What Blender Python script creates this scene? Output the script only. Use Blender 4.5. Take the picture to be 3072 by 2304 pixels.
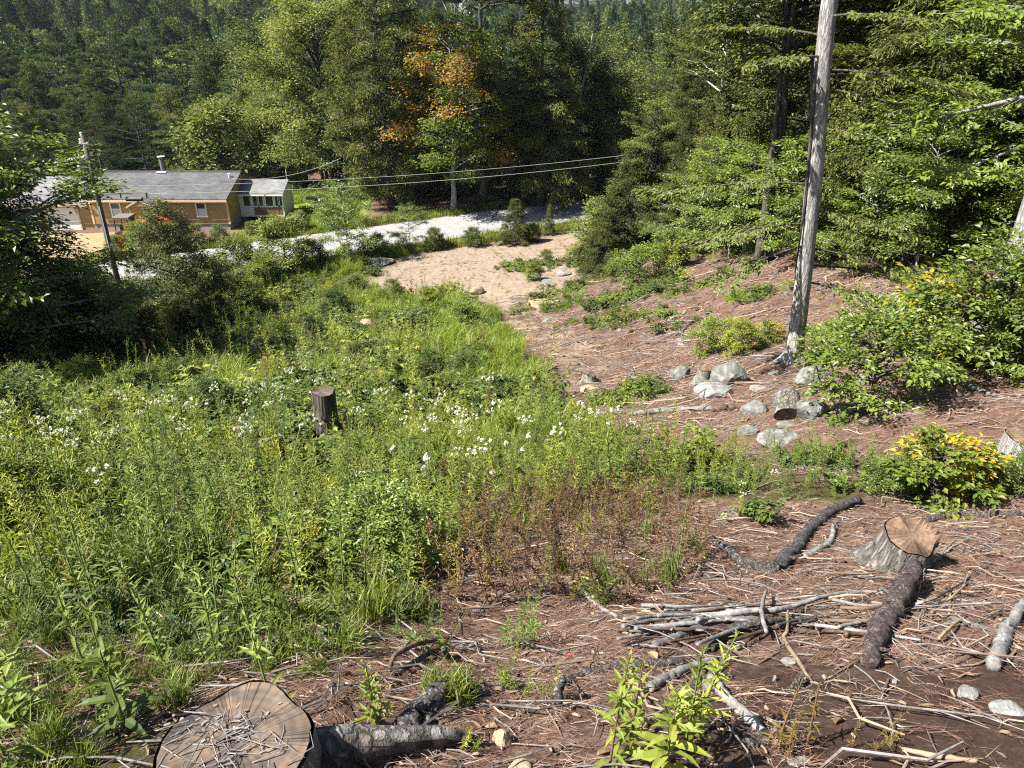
import bpy, math, random
import numpy as np
from mathutils import Vector, Matrix
R = math.radians
for o in list(bpy.data.objects): bpy.data.objects.remove(o, do_unlink=True)
scene = bpy.context.scene
C = scene.collection
rng = np.random.default_rng(11)
# ------------------------------------------------------------------ camera, sky, sun, exposure
CAMZ, PITCH, F = 16.5, 27.0, 2307.0
cam_d = bpy.data.cameras.new('camera'); cam = bpy.data.objects.new('camera', cam_d); C.objects.link(cam)
cam.location = (0, 0, CAMZ); cam.rotation_euler = (R(90 - PITCH), 0, 0)
cam_d.sensor_width = 36; cam_d.lens = F / 3072 * 36; cam_d.clip_start = 0.05; cam_d.clip_end = 12000
scene.camera = cam
SUN_EL, SUN_A = 50.0, 73.0          # elevation; degrees to the left of straight behind the camera
sdir = Vector((-math.sin(R(SUN_A)) * math.cos(R(SUN_EL)), -math.cos(R(SUN_A)) * math.cos(R(SUN_EL)), math.sin(R(SUN_EL))))
world = bpy.data.worlds.new("World"); scene.world = world; world.use_nodes = True
nt = world.node_tree; bg = nt.nodes['Background']
sky = nt.nodes.new('ShaderNodeTexSky'); sky.sky_type = 'NISHITA'; sky.sun_disc = False
sky.sun_elevation = R(SUN_EL); sky.sun_rotation = math.atan2(sdir.x, sdir.y)
nt.links.new(sky.outputs[0], bg.inputs[0]); bg.inputs[1].default_value = 0.05
sun_d = bpy.data.lights.new('sun', 'SUN'); sun_d.energy = 5.0; sun_d.angle = R(0.53); sun_d.color = (1.0, 0.95, 0.86)
sun = bpy.data.objects.new('sun', sun_d); C.objects.link(sun); sun.location = (-30, -10, 60)
sun.rotation_euler = (-sdir).to_track_quat('-Z', 'Y').to_euler()
scene.view_settings.view_transform = 'Standard'; scene.view_settings.look = 'None'
scene.view_settings.exposure = 1.8; scene.view_settings.gamma = 1.0; scene.view_settings.use_curve_mapping = False
scene.render.engine = 'CYCLES'
cy = scene.cycles
cy.max_bounces = 6; cy.diffuse_bounces = 2; cy.glossy_bounces = 2; cy.transmission_bounces = 4; cy.transparent_max_bounces = 6
cy.volume_bounces = 0; cy.use_denoising = False; cy.pixel_filter_type = 'BLACKMAN_HARRIS'; cy.filter_width = 1.15
cy.caustics_reflective = False; cy.caustics_refractive = False; cy.sample_clamp_indirect = 4

# ------------------------------------------------------------------ helpers
def sstep(a, b, x):
    t = np.clip((x - a) / (b - a), 0, 1); return t * t * (3 - 2 * t)
def vnoise(x, y, seed=0):           # smooth value noise, period-free lattice hash
    xi = np.floor(x).astype(np.int64); yi = np.floor(y).astype(np.int64); fx = x - xi; fy = y - yi
    def h(i, j):
        n = (i * 374761393 + j * 668265263 + seed * 974711) & 0x7fffffff
        n = ((n ^ (n >> 13)) * 1274126177) & 0x7fffffff
        return ((n ^ (n >> 16)) & 0xffff) / 65535.0
    u = fx * fx * (3 - 2 * fx); v = fy * fy * (3 - 2 * fy)
    return (h(xi, yi) * (1 - u) + h(xi + 1, yi) * u) * (1 - v) + (h(xi, yi + 1) * (1 - u) + h(xi + 1, yi + 1) * u) * v
_ty = np.array([-60, -10, 0, 1.8, 4.3, 10.6, 17.7, 27.9, 41.6, 52, 57, 60, 75, 90])
_td = np.array([-20, -2.4, 1.45, 2.4, 3.66, 6.48, 9.0, 12.1, 15.0, 16.15, 16.46, 16.5, 16.5, 16.5])
_fy = np.linspace(-60, 90, 3001); _fd = np.interp(_fy, _ty, _td)
_k = np.hanning(61); _k /= _k.sum(); _fd = np.convolve(np.pad(_fd, 30, mode='edge'), _k, 'valid')
def terrain(x, y):
    x = np.asarray(x, float); y = np.asarray(y, float)
    w = sstep(12, 40, y) * (1 - sstep(60, 120, np.abs(x)) * 0.6)
    ye = y - 0.537 * np.clip(x, -45, 40) * w
    z = CAMZ - np.interp(ye, _fy, _fd)
    x0 = 0.5 + np.clip(y - 24, 0, 80) * 0.10
    s = np.clip(x - x0, 0, None); rise = 0.30 * (np.sqrt(s * s + 4) - 2) * (1 - 0.75 * sstep(36, 66, y)) * sstep(2, 12, y)
    z = z + np.minimum(rise, 14)
    rd = (23 + x) * .473 + (49.5 - y) * .881          # signed distance to the road's centre, + towards the camera
    flat = 1 - sstep(3.2, 5.5, np.abs(rd))
    z = np.where(y > 30, z * (1 - flat * (1 - sstep(20, 32, x))) , z)
    b = sstep(72, 118, y - 0.25 * np.clip(x, -60, 60)); z = z - 12 * b
    lf = 1 - sstep(-140, 10, x - 0.05 * y); hill = sstep(140, 620, y) * 60 * lf - (1 - lf) * 36 * sstep(380, 1500, y)
    z = z + hill
    near = 1 - sstep(15, 60, y)
    z = z + (vnoise(x * 1.3, y * 1.3, 3) - .5) * .16 * sstep(-2, 3, y) * (1 - flat) * (near * .7 + .3) + (vnoise(x * 4.5, y * 4.5, 5) - .5) * .05 * near
    z = z + (vnoise(x * .3, y * .3, 9) - .5) * .5 * sstep(8, 20, y) * (1 - sstep(40, 52, ye))
    return z
cp, sp = math.cos(R(PITCH)), math.sin(R(PITCH))
def ray(px, py):
    a = (np.asarray(px, float) - 1536) / F; b = (1152 - np.asarray(py, float)) / F
    d = np.stack([a, cp + b * sp, -sp + b * cp], -1); return d
def P(px, py, lift=0.0):
    """the point of the ground seen at a photograph position"""
    d = ray(px, py); lo, hi = 0.3, 0.3
    t = np.concatenate([np.linspace(.5, 20, 1500), np.linspace(20, 140, 1500)])
    z = CAMZ + d[2] * t; g = terrain(d[0] * t, d[1] * t) + lift
    k = np.argmax(z < g); lo, hi = t[max(k - 1, 0)], t[k]
    for _ in range(25):
        m = (lo + hi) / 2
        if CAMZ + d[2] * m < terrain(d[0] * m, d[1] * m) + lift: hi = m
        else: lo = m
    return np.array([d[0] * hi, d[1] * hi, CAMZ + d[2] * hi])
def proj(x, y, z):
    dep = np.maximum(y * cp + (CAMZ - z) * sp, 1e-3); up = y * sp - (CAMZ - z) * cp
    return 1536 + F * x / dep, 1152 - F * up / dep, dep
def atpx(px, Y):                      # ground point in the column px at forward distance Y
    x = 0.0
    for _ in range(12):
        z = float(terrain(x, Y)); x = (px - 1536) / F * (Y * cp + (CAMZ - z) * sp)
    return np.array([x, Y, float(terrain(x, Y))])
def inpoly(px, py, poly):
    poly = np.asarray(poly, float); r = np.zeros(np.shape(px), bool); j = len(poly) - 1
    for i in range(len(poly)):
        xi, yi = poly[i]; xj, yj = poly[j]
        r ^= ((yi > py) != (yj > py)) & (px < (xj - xi) * (py - yi) / (yj - yi + 1e-9) + xi); j = i
    return r

class Geo:
    def __init__(s): s.v = []; s.f = []; s.t = []; s.n = 0; s.m = []
    def add(s, v, f, tint=None, mi=0):
        f = np.asarray(f, np.int64); s.v.append(np.asarray(v, float)); s.f.append(f + s.n); s.n += len(v)
        s.t.append(np.full(len(f), .5) if tint is None else np.broadcast_to(np.asarray(tint, float), (len(f),)))
        s.m.append(np.full(len(f), mi, np.int32))
        return s
    def mesh(s, name, mats, smooth=False):
        v = np.concatenate(s.v); f = np.concatenate(s.f); t = np.concatenate(s.t); mi = np.concatenate(s.m)
        me = bpy.data.meshes.new(name)
        me.vertices.add(len(v)); me.vertices.foreach_set('co', v.astype(np.float32).ravel())
        me.loops.add(len(f) * 3); me.loops.foreach_set('vertex_index', f.astype(np.int32).ravel())
        me.polygons.add(len(f)); me.polygons.foreach_set('loop_start', np.arange(0, len(f) * 3, 3, dtype=np.int32))
        me.polygons.foreach_set('loop_total', np.full(len(f), 3, np.int32))
        me.polygons.foreach_set('use_smooth', np.full(len(f), smooth))
        for m in (mats if isinstance(mats, (list, tuple)) else [mats]): me.materials.append(m)
        me.polygons.foreach_set('material_index', mi)
        a = me.attributes.new('tint', 'FLOAT', 'FACE'); a.data.foreach_set('value', t.astype(np.float32))
        me.update(calc_edges=True); me.validate(); return me
def nrm(a): return a / np.maximum(np.linalg.norm(a, axis=-1, keepdims=True), 1e-9)
def leaves(g, pos, ax, up, L, W, fold=.12, tint=None, droop=.15):
    """diamond leaves folded on the midrib, two triangles each"""
    n = len(pos); L = np.broadcast_to(L, (n,))[:, None]; W = np.broadcast_to(W, (n,))[:, None]
    ax = nrm(ax); side = nrm(np.cross(ax, up)); nn = np.cross(side, ax)
    tip = pos + ax * L - nn * L * droop; mid = pos + ax * L * .45 + nn * W * fold
    v = np.stack([pos, mid + side * W * .5, tip, mid - side * W * .5], 1).reshape(-1, 3)
    i = np.arange(n)[:, None] * 4
    f = np.concatenate([i + [0, 1, 2], i + [0, 2, 3]], 1).reshape(-1, 3)
    g.add(v, f, None if tint is None else np.repeat(tint, 2))
def leaves6(g, pos, ax, up, L, W, tint=None, droop=.35, fold=.15):
    """longer curved leaves: eight triangles each"""
    n = len(pos); L = np.broadcast_to(L, (n,))[:, None]; W = np.broadcast_to(W, (n,))[:, None]
    ax = nrm(ax); side = nrm(np.cross(ax, up)); nn = np.cross(side, ax)
    def c(t): return pos + ax * L * t - nn * L * droop * t * t
    m1, m2 = c(.3), c(.68); e = nn * W * fold
    v = np.stack([pos, m1 + side * W * .5 + e, m2 + side * W * .38 + e, c(1.0), m2 - side * W * .38 + e, m1 - side * W * .5 + e, m1, m2], 1).reshape(-1, 3)
    i = np.arange(n)[:, None] * 8
    T = [[0, 1, 6], [1, 2, 7], [1, 7, 6], [2, 3, 7], [0, 6, 5], [5, 6, 7], [5, 7, 4], [4, 7, 3]]
    f = np.concatenate([i + t for t in T], 1).reshape(-1, 3)
    g.add(v, f, None if tint is None else np.repeat(tint, 8))
def tube(g, pts, rad, seg=6, cap=True, tint=None, wob=0.0, mi=0, rs=None):
    pts = np.asarray(pts, float); k = len(pts); rad = np.broadcast_to(np.asarray(rad, float), (k,))
    tg = np.gradient(pts, axis=0) if k > 1 else np.array([[0, 0, 1.]]); tg = nrm(tg)
    ref = np.array([0, 0, 1.]) if abs(tg[:, 2]).mean() < .8 else np.array([1., 0, 0])
    u = nrm(np.cross(tg, ref)); w = np.cross(tg, u)
    a = np.arange(seg) / seg * 2 * np.pi
    rr = rad[:, None] * np.ones(seg)
    if wob: rr = rr * (1 + wob * ((rs or rng).random((k, seg)) - .5) * 2)
    v = pts[:, None] + (u[:, None] * np.cos(a)[None, :, None] + w[:, None] * np.sin(a)[None, :, None]) * rr[..., None]
    v = v.reshape(-1, 3); f = []
    for i in range(k - 1):
        for j in range(seg):
            p, q = i * seg + j, i * seg + (j + 1) % seg
            f += [[p, q, q + seg], [p, q + seg, p + seg]]
    if cap:
        v = np.concatenate([v, pts[:1], pts[-1:]]); n0 = k * seg
        for j in range(seg):
            f += [[n0, (j + 1) % seg, j], [n0 + 1, (k - 1) * seg + j, (k - 1) * seg + (j + 1) % seg]]
    g.add(v, f, tint, mi)
def sub2(g, starts, dirs, lens, r):   # many thin twigs at once: three-sided prisms
    n = len(starts); dirs = nrm(dirs); ref = np.where(np.abs(dirs[:, 2:3]) < .8, np.array([[0, 0, 1.]]), np.array([[1., 0, 0]]))
    u = nrm(np.cross(dirs, ref)); w = np.cross(dirs, u); r = np.broadcast_to(r, (n,))[:, None]; e = starts + dirs * lens[:, None]
    vs = []
    for k in range(3):
        o = u * math.cos(k * 2.094) + w * math.sin(k * 2.094); vs += [starts + o * r]
    v = np.stack(vs + [e], 1).reshape(-1, 3); i = np.arange(n)[:, None] * 4
    g.add(v, np.concatenate([i + [0, 1, 3], i + [1, 2, 3], i + [2, 0, 3]], 1).reshape(-1, 3))
def box(g, c, s, rot=None, mi=0):
    x, y, z = np.asarray(s, float) / 2
    v = np.array([[-x, -y, -z], [x, -y, -z], [x, y, -z], [-x, y, -z], [-x, -y, z], [x, -y, z], [x, y, z], [-x, y, z]])
    if rot is not None: v = v @ np.array(rot).T
    f = [[0, 2, 1], [0, 3, 2], [4, 5, 6], [4, 6, 7], [0, 1, 5], [0, 5, 4], [1, 2, 6], [1, 6, 5], [2, 3, 7], [2, 7, 6], [3, 0, 4], [3, 4, 7]]
    g.add(v + np.asarray(c, float), f, None, mi)
def prism(g, poly, y0, y1, mi=0, axis='y'):
    """polygon in x,z (convex) pushed from y0 to y1; axis 'x': polygon in y,z pushed along x"""
    n = len(poly)
    def m(p, t): return [p[0], t, p[1]] if axis == 'y' else [t, p[0], p[1]]
    v = [m(p, y0) for p in poly] + [m(p, y1) for p in poly]; f = []
    for i in range(1, n - 1): f += [[0, i, i + 1], [n, n + i + 1, n + i]]
    for i in range(n):
        j = (i + 1) % n; f += [[i, n + i, n + j], [i, n + j, j]]
    g.add(v, f, None, mi)
def link(name, me, parent=None, loc=(0, 0, 0), rot=(0, 0, 0), scl=1.0):
    o = bpy.data.objects.new(name, me); C.objects.link(o); o.parent = parent
    o.location = loc; o.rotation_euler = rot; o.scale = (scl,) * 3 if np.isscalar(scl) else scl
    return o
def tag(o, label, cat, group=None):
    o['label'] = label; o['category'] = cat
    if group: o['group'] = group
    return o
def struct(o): o['kind'] = 'structure'; return o
def stuff(o, label, cat): o['kind'] = 'stuff'; o['label'] = label; o['category'] = cat; return o
def copy_tree(root, loc, rz, scl, label, cat, group=None, lean=(0, 0)):
    r = root.copy(); C.objects.link(r)
    for ch in root.children:
        c = ch.copy(); C.objects.link(c); c.parent = r
    r.location = loc; r.rotation_euler = (lean[0], lean[1], rz); r.scale = (scl,) * 3 if np.isscalar(scl) else scl
    if 'group' in r: del r['group']
    return tag(r, label, cat, group)

# ------------------------------------------------------------------ materials
def newmat(name):
    m = bpy.data.materials.new(name); m.use_nodes = True; m.node_tree.nodes.clear(); return m, m.node_tree.nodes, m.node_tree.links
def ramp(n, stops):
    r = n.new('ShaderNodeValToRGB'); e = r.color_ramp.elements
    while len(e) < len(stops): e.new(.5)
    for k, (p, c) in enumerate(stops): e[k].position = p; e[k].color = (*c, 1)
    return r
def leafmat(name, stops, trans=.35, gloss=.06, rough=.45, objvar=.25, drift=0.0):
    m, n, l = newmat(name)
    at = n.new('ShaderNodeAttribute'); at.attribute_name = 'tint'
    oi = n.new('ShaderNodeObjectInfo')
    ma = n.new('ShaderNodeMath'); ma.operation = 'MULTIPLY_ADD'; l.new(oi.outputs['Random'], ma.inputs[0]); ma.inputs[1].default_value = objvar; ma.inputs[2].default_value = -objvar / 2
    ad = n.new('ShaderNodeMath'); ad.operation = 'ADD'; ad.use_clamp = True; l.new(at.outputs['Fac'], ad.inputs[0]); l.new(ma.outputs[0], ad.inputs[1])
    r = ramp(n, stops); l.new(ad.outputs[0], r.inputs[0])
    hs = n.new('ShaderNodeHueSaturation'); l.new(r.outputs[0], hs.inputs['Color'])
    vm = n.new('ShaderNodeMath'); vm.operation = 'MULTIPLY_ADD'; l.new(oi.outputs['Random'], vm.inputs[0]); vm.inputs[1].default_value = objvar * 1.2; vm.inputs[2].default_value = 1 - objvar * .6
    l.new(vm.outputs[0], hs.inputs['Value'])
    if drift:
        ge = n.new('ShaderNodeNewGeometry'); dn = n.new('ShaderNodeTexNoise'); dn.inputs['Scale'].default_value = .55; dn.inputs['Detail'].default_value = 3; l.new(ge.outputs['Position'], dn.inputs['Vector'])
        dr = ramp(n, [(.36, (1 - drift, 1 - drift * .8, 1)), (.5, (1, 1, 1)), (.64, (1 + drift, 1 + drift * .45, .9))]); l.new(dn.outputs[0], dr.inputs[0])
        dm = n.new('ShaderNodeMixRGB'); dm.blend_type = 'MULTIPLY'; dm.inputs[0].default_value = 1; l.new(hs.outputs[0], dm.inputs[1]); l.new(dr.outputs[0], dm.inputs[2]); hs = dm
    d = n.new('ShaderNodeBsdfDiffuse'); t = n.new('ShaderNodeBsdfTranslucent'); g = n.new('ShaderNodeBsdfGlossy'); g.inputs['Roughness'].default_value = rough
    l.new(hs.outputs[0], d.inputs[0])
    tc = n.new('ShaderNodeMixRGB'); tc.blend_type = 'MULTIPLY'; tc.inputs[0].default_value = 1; tc.inputs[2].default_value = (1.25, 1.25, .55, 1); l.new(hs.outputs[0], tc.inputs[1]); l.new(tc.outputs[0], t.inputs[0])
    m1 = n.new('ShaderNodeMixShader'); m1.inputs[0].default_value = trans; l.new(d.outputs[0], m1.inputs[1]); l.new(t.outputs[0], m1.inputs[2])
    m2 = n.new('ShaderNodeMixShader'); m2.inputs[0].default_value = gloss; l.new(m1.outputs[0], m2.inputs[1]); l.new(g.outputs[0], m2.inputs[2])
    o = n.new('ShaderNodeOutputMaterial'); l.new(m2.outputs[0], o.inputs[0]); return m
def surf(name, c1, c2, scale=8, stretch=(1, 1, 1), rough=.85, bump=.3, c3=None, detail=6, coord='Object', dist=.02, spec=.25, objvar=0.0, kind='noise'):
    """two- or three-colour rough surface with relief"""
    m, n, l = newmat(name)
    tc = n.new('ShaderNodeTexCoord'); mp = n.new('ShaderNodeMapping'); mp.inputs['Scale'].default_value = stretch; l.new(tc.outputs[coord], mp.inputs[0])
    tx = n.new('ShaderNodeTexNoise'); tx.inputs['Scale'].default_value = scale; tx.inputs['Detail'].default_value = detail; tx.inputs['Roughness'].default_value = .65; l.new(mp.outputs[0], tx.inputs['Vector'])
    st = [(.32, c1), (.66, c2)] if c3 is None else [(.28, c1), (.5, c2), (.7, c3)]
    r = ramp(n, st); l.new(tx.outputs[0], r.inputs[0]); col = r.outputs[0]; hgt = tx.outputs[0]
    if kind == 'bark':
        vo = n.new('ShaderNodeTexVoronoi'); vo.feature = 'DISTANCE_TO_EDGE'; vo.inputs['Scale'].default_value = scale * 1.6
        wv = n.new('ShaderNodeMixRGB'); wv.inputs[0].default_value = .08; l.new(mp.outputs[0], wv.inputs[1]); l.new(tx.outputs['Color'], wv.inputs[2]); l.new(wv.outputs[0], vo.inputs['Vector'])
        r2 = ramp(n, [(.0, (.5, .5, .5)), (.2, (1, 1, 1))]); l.new(vo.outputs[0], r2.inputs[0])
        mu = n.new('ShaderNodeMixRGB'); mu.blend_type = 'MULTIPLY'; mu.inputs[0].default_value = .85; l.new(col, mu.inputs[1]); l.new(r2.outputs[0], mu.inputs[2]); col = mu.outputs[0]
        mh = n.new('ShaderNodeMath'); mh.operation = 'ADD'; l.new(r2.outputs[0], mh.inputs[0]); l.new(tx.outputs[0], mh.inputs[1]); hgt = mh.outputs[0]
    if objvar:
        oi = n.new('ShaderNodeObjectInfo'); hs = n.new('ShaderNodeHueSaturation'); vm = n.new('ShaderNodeMath'); vm.operation = 'MULTIPLY_ADD'
        l.new(oi.outputs['Random'], vm.inputs[0]); vm.inputs[1].default_value = objvar * 2; vm.inputs[2].default_value = 1 - objvar; l.new(vm.outputs[0], hs.inputs['Value']); l.new(col, hs.inputs['Color']); col = hs.outputs[0]
    b = n.new('ShaderNodeBsdfPrincipled'); b.inputs['Roughness'].default_value = rough; b.inputs['Specular IOR Level'].default_value = spec; l.new(col, b.inputs['Base Color'])
    if bump:
        bp = n.new('ShaderNodeBump'); bp.inputs['Strength'].default_value = bump; bp.inputs['Distance'].default_value = dist; l.new(hgt, bp.inputs['Height']); l.new(bp.outputs[0], b.inputs['Normal'])
    o = n.new('ShaderNodeOutputMaterial'); l.new(b.outputs[0], o.inputs[0]); return m
def plain(name, c, rough=.6, metal=0, spec=.4, var=.12, scale=30):
    return surf(name, tuple(x * (1 - var) for x in c), tuple(min(1, x * (1 + var)) for x in c), scale=scale, rough=rough, bump=.05, spec=spec) if not metal else metalmat(name, c, rough)
def metalmat(name, c, rough):
    m = surf(name, tuple(x * .85 for x in c), c, 20, rough=rough, bump=.03)
    for nd in m.node_tree.nodes:
        if nd.type == 'BSDF_PRINCIPLED': nd.inputs['Metallic'].default_value = .9
    return m
def glassmat(name):
    m, n, l = newmat(name)
    b = n.new('ShaderNodeBsdfPrincipled'); b.inputs['Base Color'].default_value = (.03, .035, .04, 1); b.inputs['Roughness'].default_value = .05
    b.inputs['Specular IOR Level'].default_value = .8
    o = n.new('ShaderNodeOutputMaterial'); l.new(b.outputs[0], o.inputs[0]); return m

M = {}
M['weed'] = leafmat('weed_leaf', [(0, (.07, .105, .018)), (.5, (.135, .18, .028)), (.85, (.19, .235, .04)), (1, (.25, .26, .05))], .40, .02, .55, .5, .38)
M['bramble'] = leafmat('bramble_leaf', [(0, (.05, .085, .016)), (.6, (.105, .15, .026)), (1, (.17, .215, .04))], .34, .02, .5, .5, .38)
M['grass'] = leafmat('grass_blade', [(0, (.08, .105, .025)), (.6, (.14, .175, .03)), (1, (.22, .21, .06))], .36, .02, .5, .4, .3)
M['brightgrass'] = leafmat('bright_grass_blade', [(0, (.12, .175, .018)), (.6, (.185, .24, .022)), (1, (.25, .28, .04))], .42, .03, .5, .3)
M['lawn'] = leafmat('lawn_blade', [(0, (.11, .15, .02)), (.6, (.165, .205, .03)), (1, (.22, .235, .05))], .4, .03, .5, .3)
M['dead'] = leafmat('dead_leaf', [(0, (.06, .034, .022)), (.5, (.125, .07, .045)), (.8, (.185, .115, .07)), (1, (.24, .175, .095))], .3, .02, .55, .5)
M['yellowing'] = leafmat('yellowing_leaf', [(0, (.13, .085, .02)), (.6, (.22, .16, .03)), (1, (.18, .18, .03))], .35, .03, .5, .4)
M['beech'] = leafmat('beech_leaf', [(0, (.07, .11, .018)), (.5, (.13, .185, .026)), (1, (.20, .25, .04))], .42, .04, .45, .3)
M['yellowshrub'] = leafmat('yellow_shrub_leaf', [(0, (.07, .11, .018)), (.55, (.14, .19, .025)), (.72, (.28, .25, .025)), (1, (.40, .29, .03))], .40, .02, .45, .1)
M['forest'] = leafmat('forest_leaf', [(0, (.03, .044, .011)), (.5, (.068, .090, .019)), (1, (.14, .16, .034))], .30, .025, .5, .5)
M['light'] = leafmat('light_leaf', [(0, (.08, .105, .028)), (.5, (.14, .17, .042)), (1, (.23, .25, .075))], .34, .015, .5, .25)
M['maple'] = leafmat('maple_leaf', [(0, (.06, .09, .016)), (.45, (.13, .18, .022)), (.6, (.22, .20, .02)), (.72, (.34, .20, .035)), (1, (.38, .15, .07))], .36, .015, .5, .06)
M['hemlock'] = leafmat('hemlock_needle', [(0, (.04, .052, .015)), (.6, (.085, .10, .026)), (1, (.16, .165, .045))], .18, .01, .5, .4)
M['pinelight'] = leafmat('young_pine_needle', [(0, (.07, .085, .028)), (.6, (.12, .14, .045)), (1, (.18, .19, .07))], .22, .03, .5, .2)
M['pine'] = leafmat('pine_needle', [(0, (.04, .07, .034)), (.6, (.10, .145, .062)), (1, (.17, .205, .075))], .18, .01, .6, .5)
M['farcanopy'] = leafmat('far_canopy_leaf', [(0, (.035, .06, .022)), (.6, (.07, .10, .034)), (1, (.16, .18, .06))], .2, .0, .6, .7)
M['flower'] = leafmat('white_flower', [(0, (.50, .52, .42)), (1, (.70, .70, .64))], .25, .0, .5, .2)
M['yflower'] = leafmat('yellow_flower', [(0, (.45, .30, .02)), (1, (.55, .40, .03))], .25, .0, .5, .2)
M['stemgreen'] = plain('green_stem', (.13, .17, .04))
M['stembrown'] = plain('brown_stem', (.14, .078, .048))
M['barkgrey'] = surf('grey_bark', (.22, .21, .2), (.36, .35, .335), 15, (1, 1, .13), .9, .9, kind='bark', dist=.03, c3=(.46, .45, .43))
M['barkpale'] = surf('pale_bark', (.22, .21, .19), (.42, .41, .38), 7, (1, 1, .3), .9, .5, dist=.02, c3=(.58, .57, .54))
M['barkdark'] = surf('dark_bark', (.045, .038, .032), (.13, .115, .10), 8, (1, 1, .2), .95, .9, kind='bark', dist=.03)
M['barkstump'] = surf('stump_bark', (.05, .044, .038), (.17, .155, .14), 14, (1, 1, .18), .95, 1.0, kind='bark', dist=.03, c3=(.30, .28, .26))
M['deadwood'] = surf('weathered_wood', (.06, .056, .052), (.15, .142, .135), 16, (1, 1, 1), .9, .7, c3=(.27, .26, .25), objvar=.4)
M['brownwood'] = surf('brown_stick', (.055, .034, .025), (.13, .085, .062), 16, (1, 1, 1), .9, .6, objvar=.35)
M['darkwood'] = surf('dark_damp_bark', (.035, .032, .03), (.105, .095, .09), 22, (1, 1, 1), .92, 1.0, c3=(.23, .215, .205), objvar=.2, kind='bark')
M['redwood'] = surf('reddish_bark', (.042, .032, .03), (.12, .088, .082), 22, (1, 1, 1), .9, 1.0, c3=(.23, .19, .18), kind='bark')
M['straw'] = surf('straw_stick', (.14, .10, .065), (.27, .205, .14), 20, (1, 1, 1), .85, .3, objvar=.25)
def cutwood(name, a, b, c, crack=.75):
    m, n, l = newmat(name)
    tc = n.new('ShaderNodeTexCoord'); wv = n.new('ShaderNodeTexWave'); wv.wave_type = 'RINGS'; wv.rings_direction = 'Z'
    wv.inputs['Scale'].default_value = 9; wv.inputs['Distortion'].default_value = 1.5; wv.inputs['Detail'].default_value = 4; l.new(tc.outputs['Object'], wv.inputs['Vector'])
    nz = n.new('ShaderNodeTexNoise'); nz.inputs['Scale'].default_value = 9; nz.inputs['Detail'].default_value = 7; l.new(tc.outputs['Object'], nz.inputs['Vector'])
    r1 = ramp(n, [(.3, a), (.5, b), (.68, c)]); l.new(nz.outputs[0], r1.inputs[0])
    mx = n.new('ShaderNodeMixRGB'); mx.blend_type = 'MULTIPLY'; mx.inputs[0].default_value = .18; l.new(r1.outputs[0], mx.inputs[1]); l.new(wv.outputs[0], mx.inputs[2])
    fl = n.new('ShaderNodeVectorMath'); fl.operation = 'MULTIPLY'; fl.inputs[1].default_value = (1, 1, 0); l.new(tc.outputs['Object'], fl.inputs[0]); no = n.new('ShaderNodeVectorMath'); no.operation = 'NORMALIZE'; l.new(fl.outputs[0], no.inputs[0])
    cn = n.new('ShaderNodeTexNoise'); cn.inputs['Scale'].default_value = 6; cn.inputs['Detail'].default_value = 5; l.new(no.outputs[0], cn.inputs['Vector']); cr = ramp(n, [(.485, (1, 1, 1)), (.50, (1 - crack,) * 3), (.515, (1, 1, 1))]); l.new(cn.outputs[0], cr.inputs[0])
    st = n.new('ShaderNodeTexNoise'); st.inputs['Scale'].default_value = 3.2; st.inputs['Detail'].default_value = 6; l.new(tc.outputs['Object'], st.inputs['Vector']); sr0 = ramp(n, [(.4, (.42, .42, .45)), (.6, (1.1, 1.05, 1.0))]); l.new(st.outputs[0], sr0.inputs[0])
    for q in (cr, sr0):
        m3 = n.new('ShaderNodeMixRGB'); m3.blend_type = 'MULTIPLY'; m3.inputs[0].default_value = 1; l.new(mx.outputs[0], m3.inputs[1]); l.new(q.outputs[0], m3.inputs[2]); mx = m3
    b_ = n.new('ShaderNodeBsdfPrincipled'); b_.inputs['Roughness'].default_value = .9; b_.inputs['Specular IOR Level'].default_value = .15; l.new(mx.outputs[0], b_.inputs['Base Color'])
    bp = n.new('ShaderNodeBump'); bp.inputs['Strength'].default_value = .5; bp.inputs['Distance'].default_value = .01; l.new(nz.outputs[0], bp.inputs['Height']); l.new(bp.outputs[0], b_.inputs['Normal'])
    o = n.new('ShaderNodeOutputMaterial'); l.new(b_.outputs[0], o.inputs[0]); return m
M['cutgrey'] = cutwood('weathered_cut_wood', (.075, .068, .062), (.15, .12, .095), (.21, .145, .10))
M['cuttan'] = cutwood('tan_cut_wood', (.11, .07, .045), (.19, .13, .09), (.28, .2, .145))
M['rock'] = surf('pale_granite', (.09, .088, .083), (.18, .178, .17), 8, rough=.9, bump=1.0, c3=(.29, .285, .275), dist=.04, objvar=.15)
M['tanrock'] = surf('tan_rock', (.17, .12, .075), (.28, .21, .14), 5, rough=.92, bump=.5, c3=(.37, .29, .2), dist=.04)
M['darkrock'] = surf('lichen_rock', (.055, .055, .05), (.13, .13, .12), 8, rough=.92, bump=1.0, c3=(.27, .27, .25), dist=.04)
M['road'] = surf('road_surface', (.17, .168, .168), (.225, .223, .222), 1.2, rough=.95, bump=.15, c3=(.27, .265, .26), dist=.02, coord='Object', detail=9)
M['sand'] = surf('sandy_drive', (.19, .14, .075), (.28, .215, .12), 1.5, rough=.95, bump=.2, detail=9)

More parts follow.
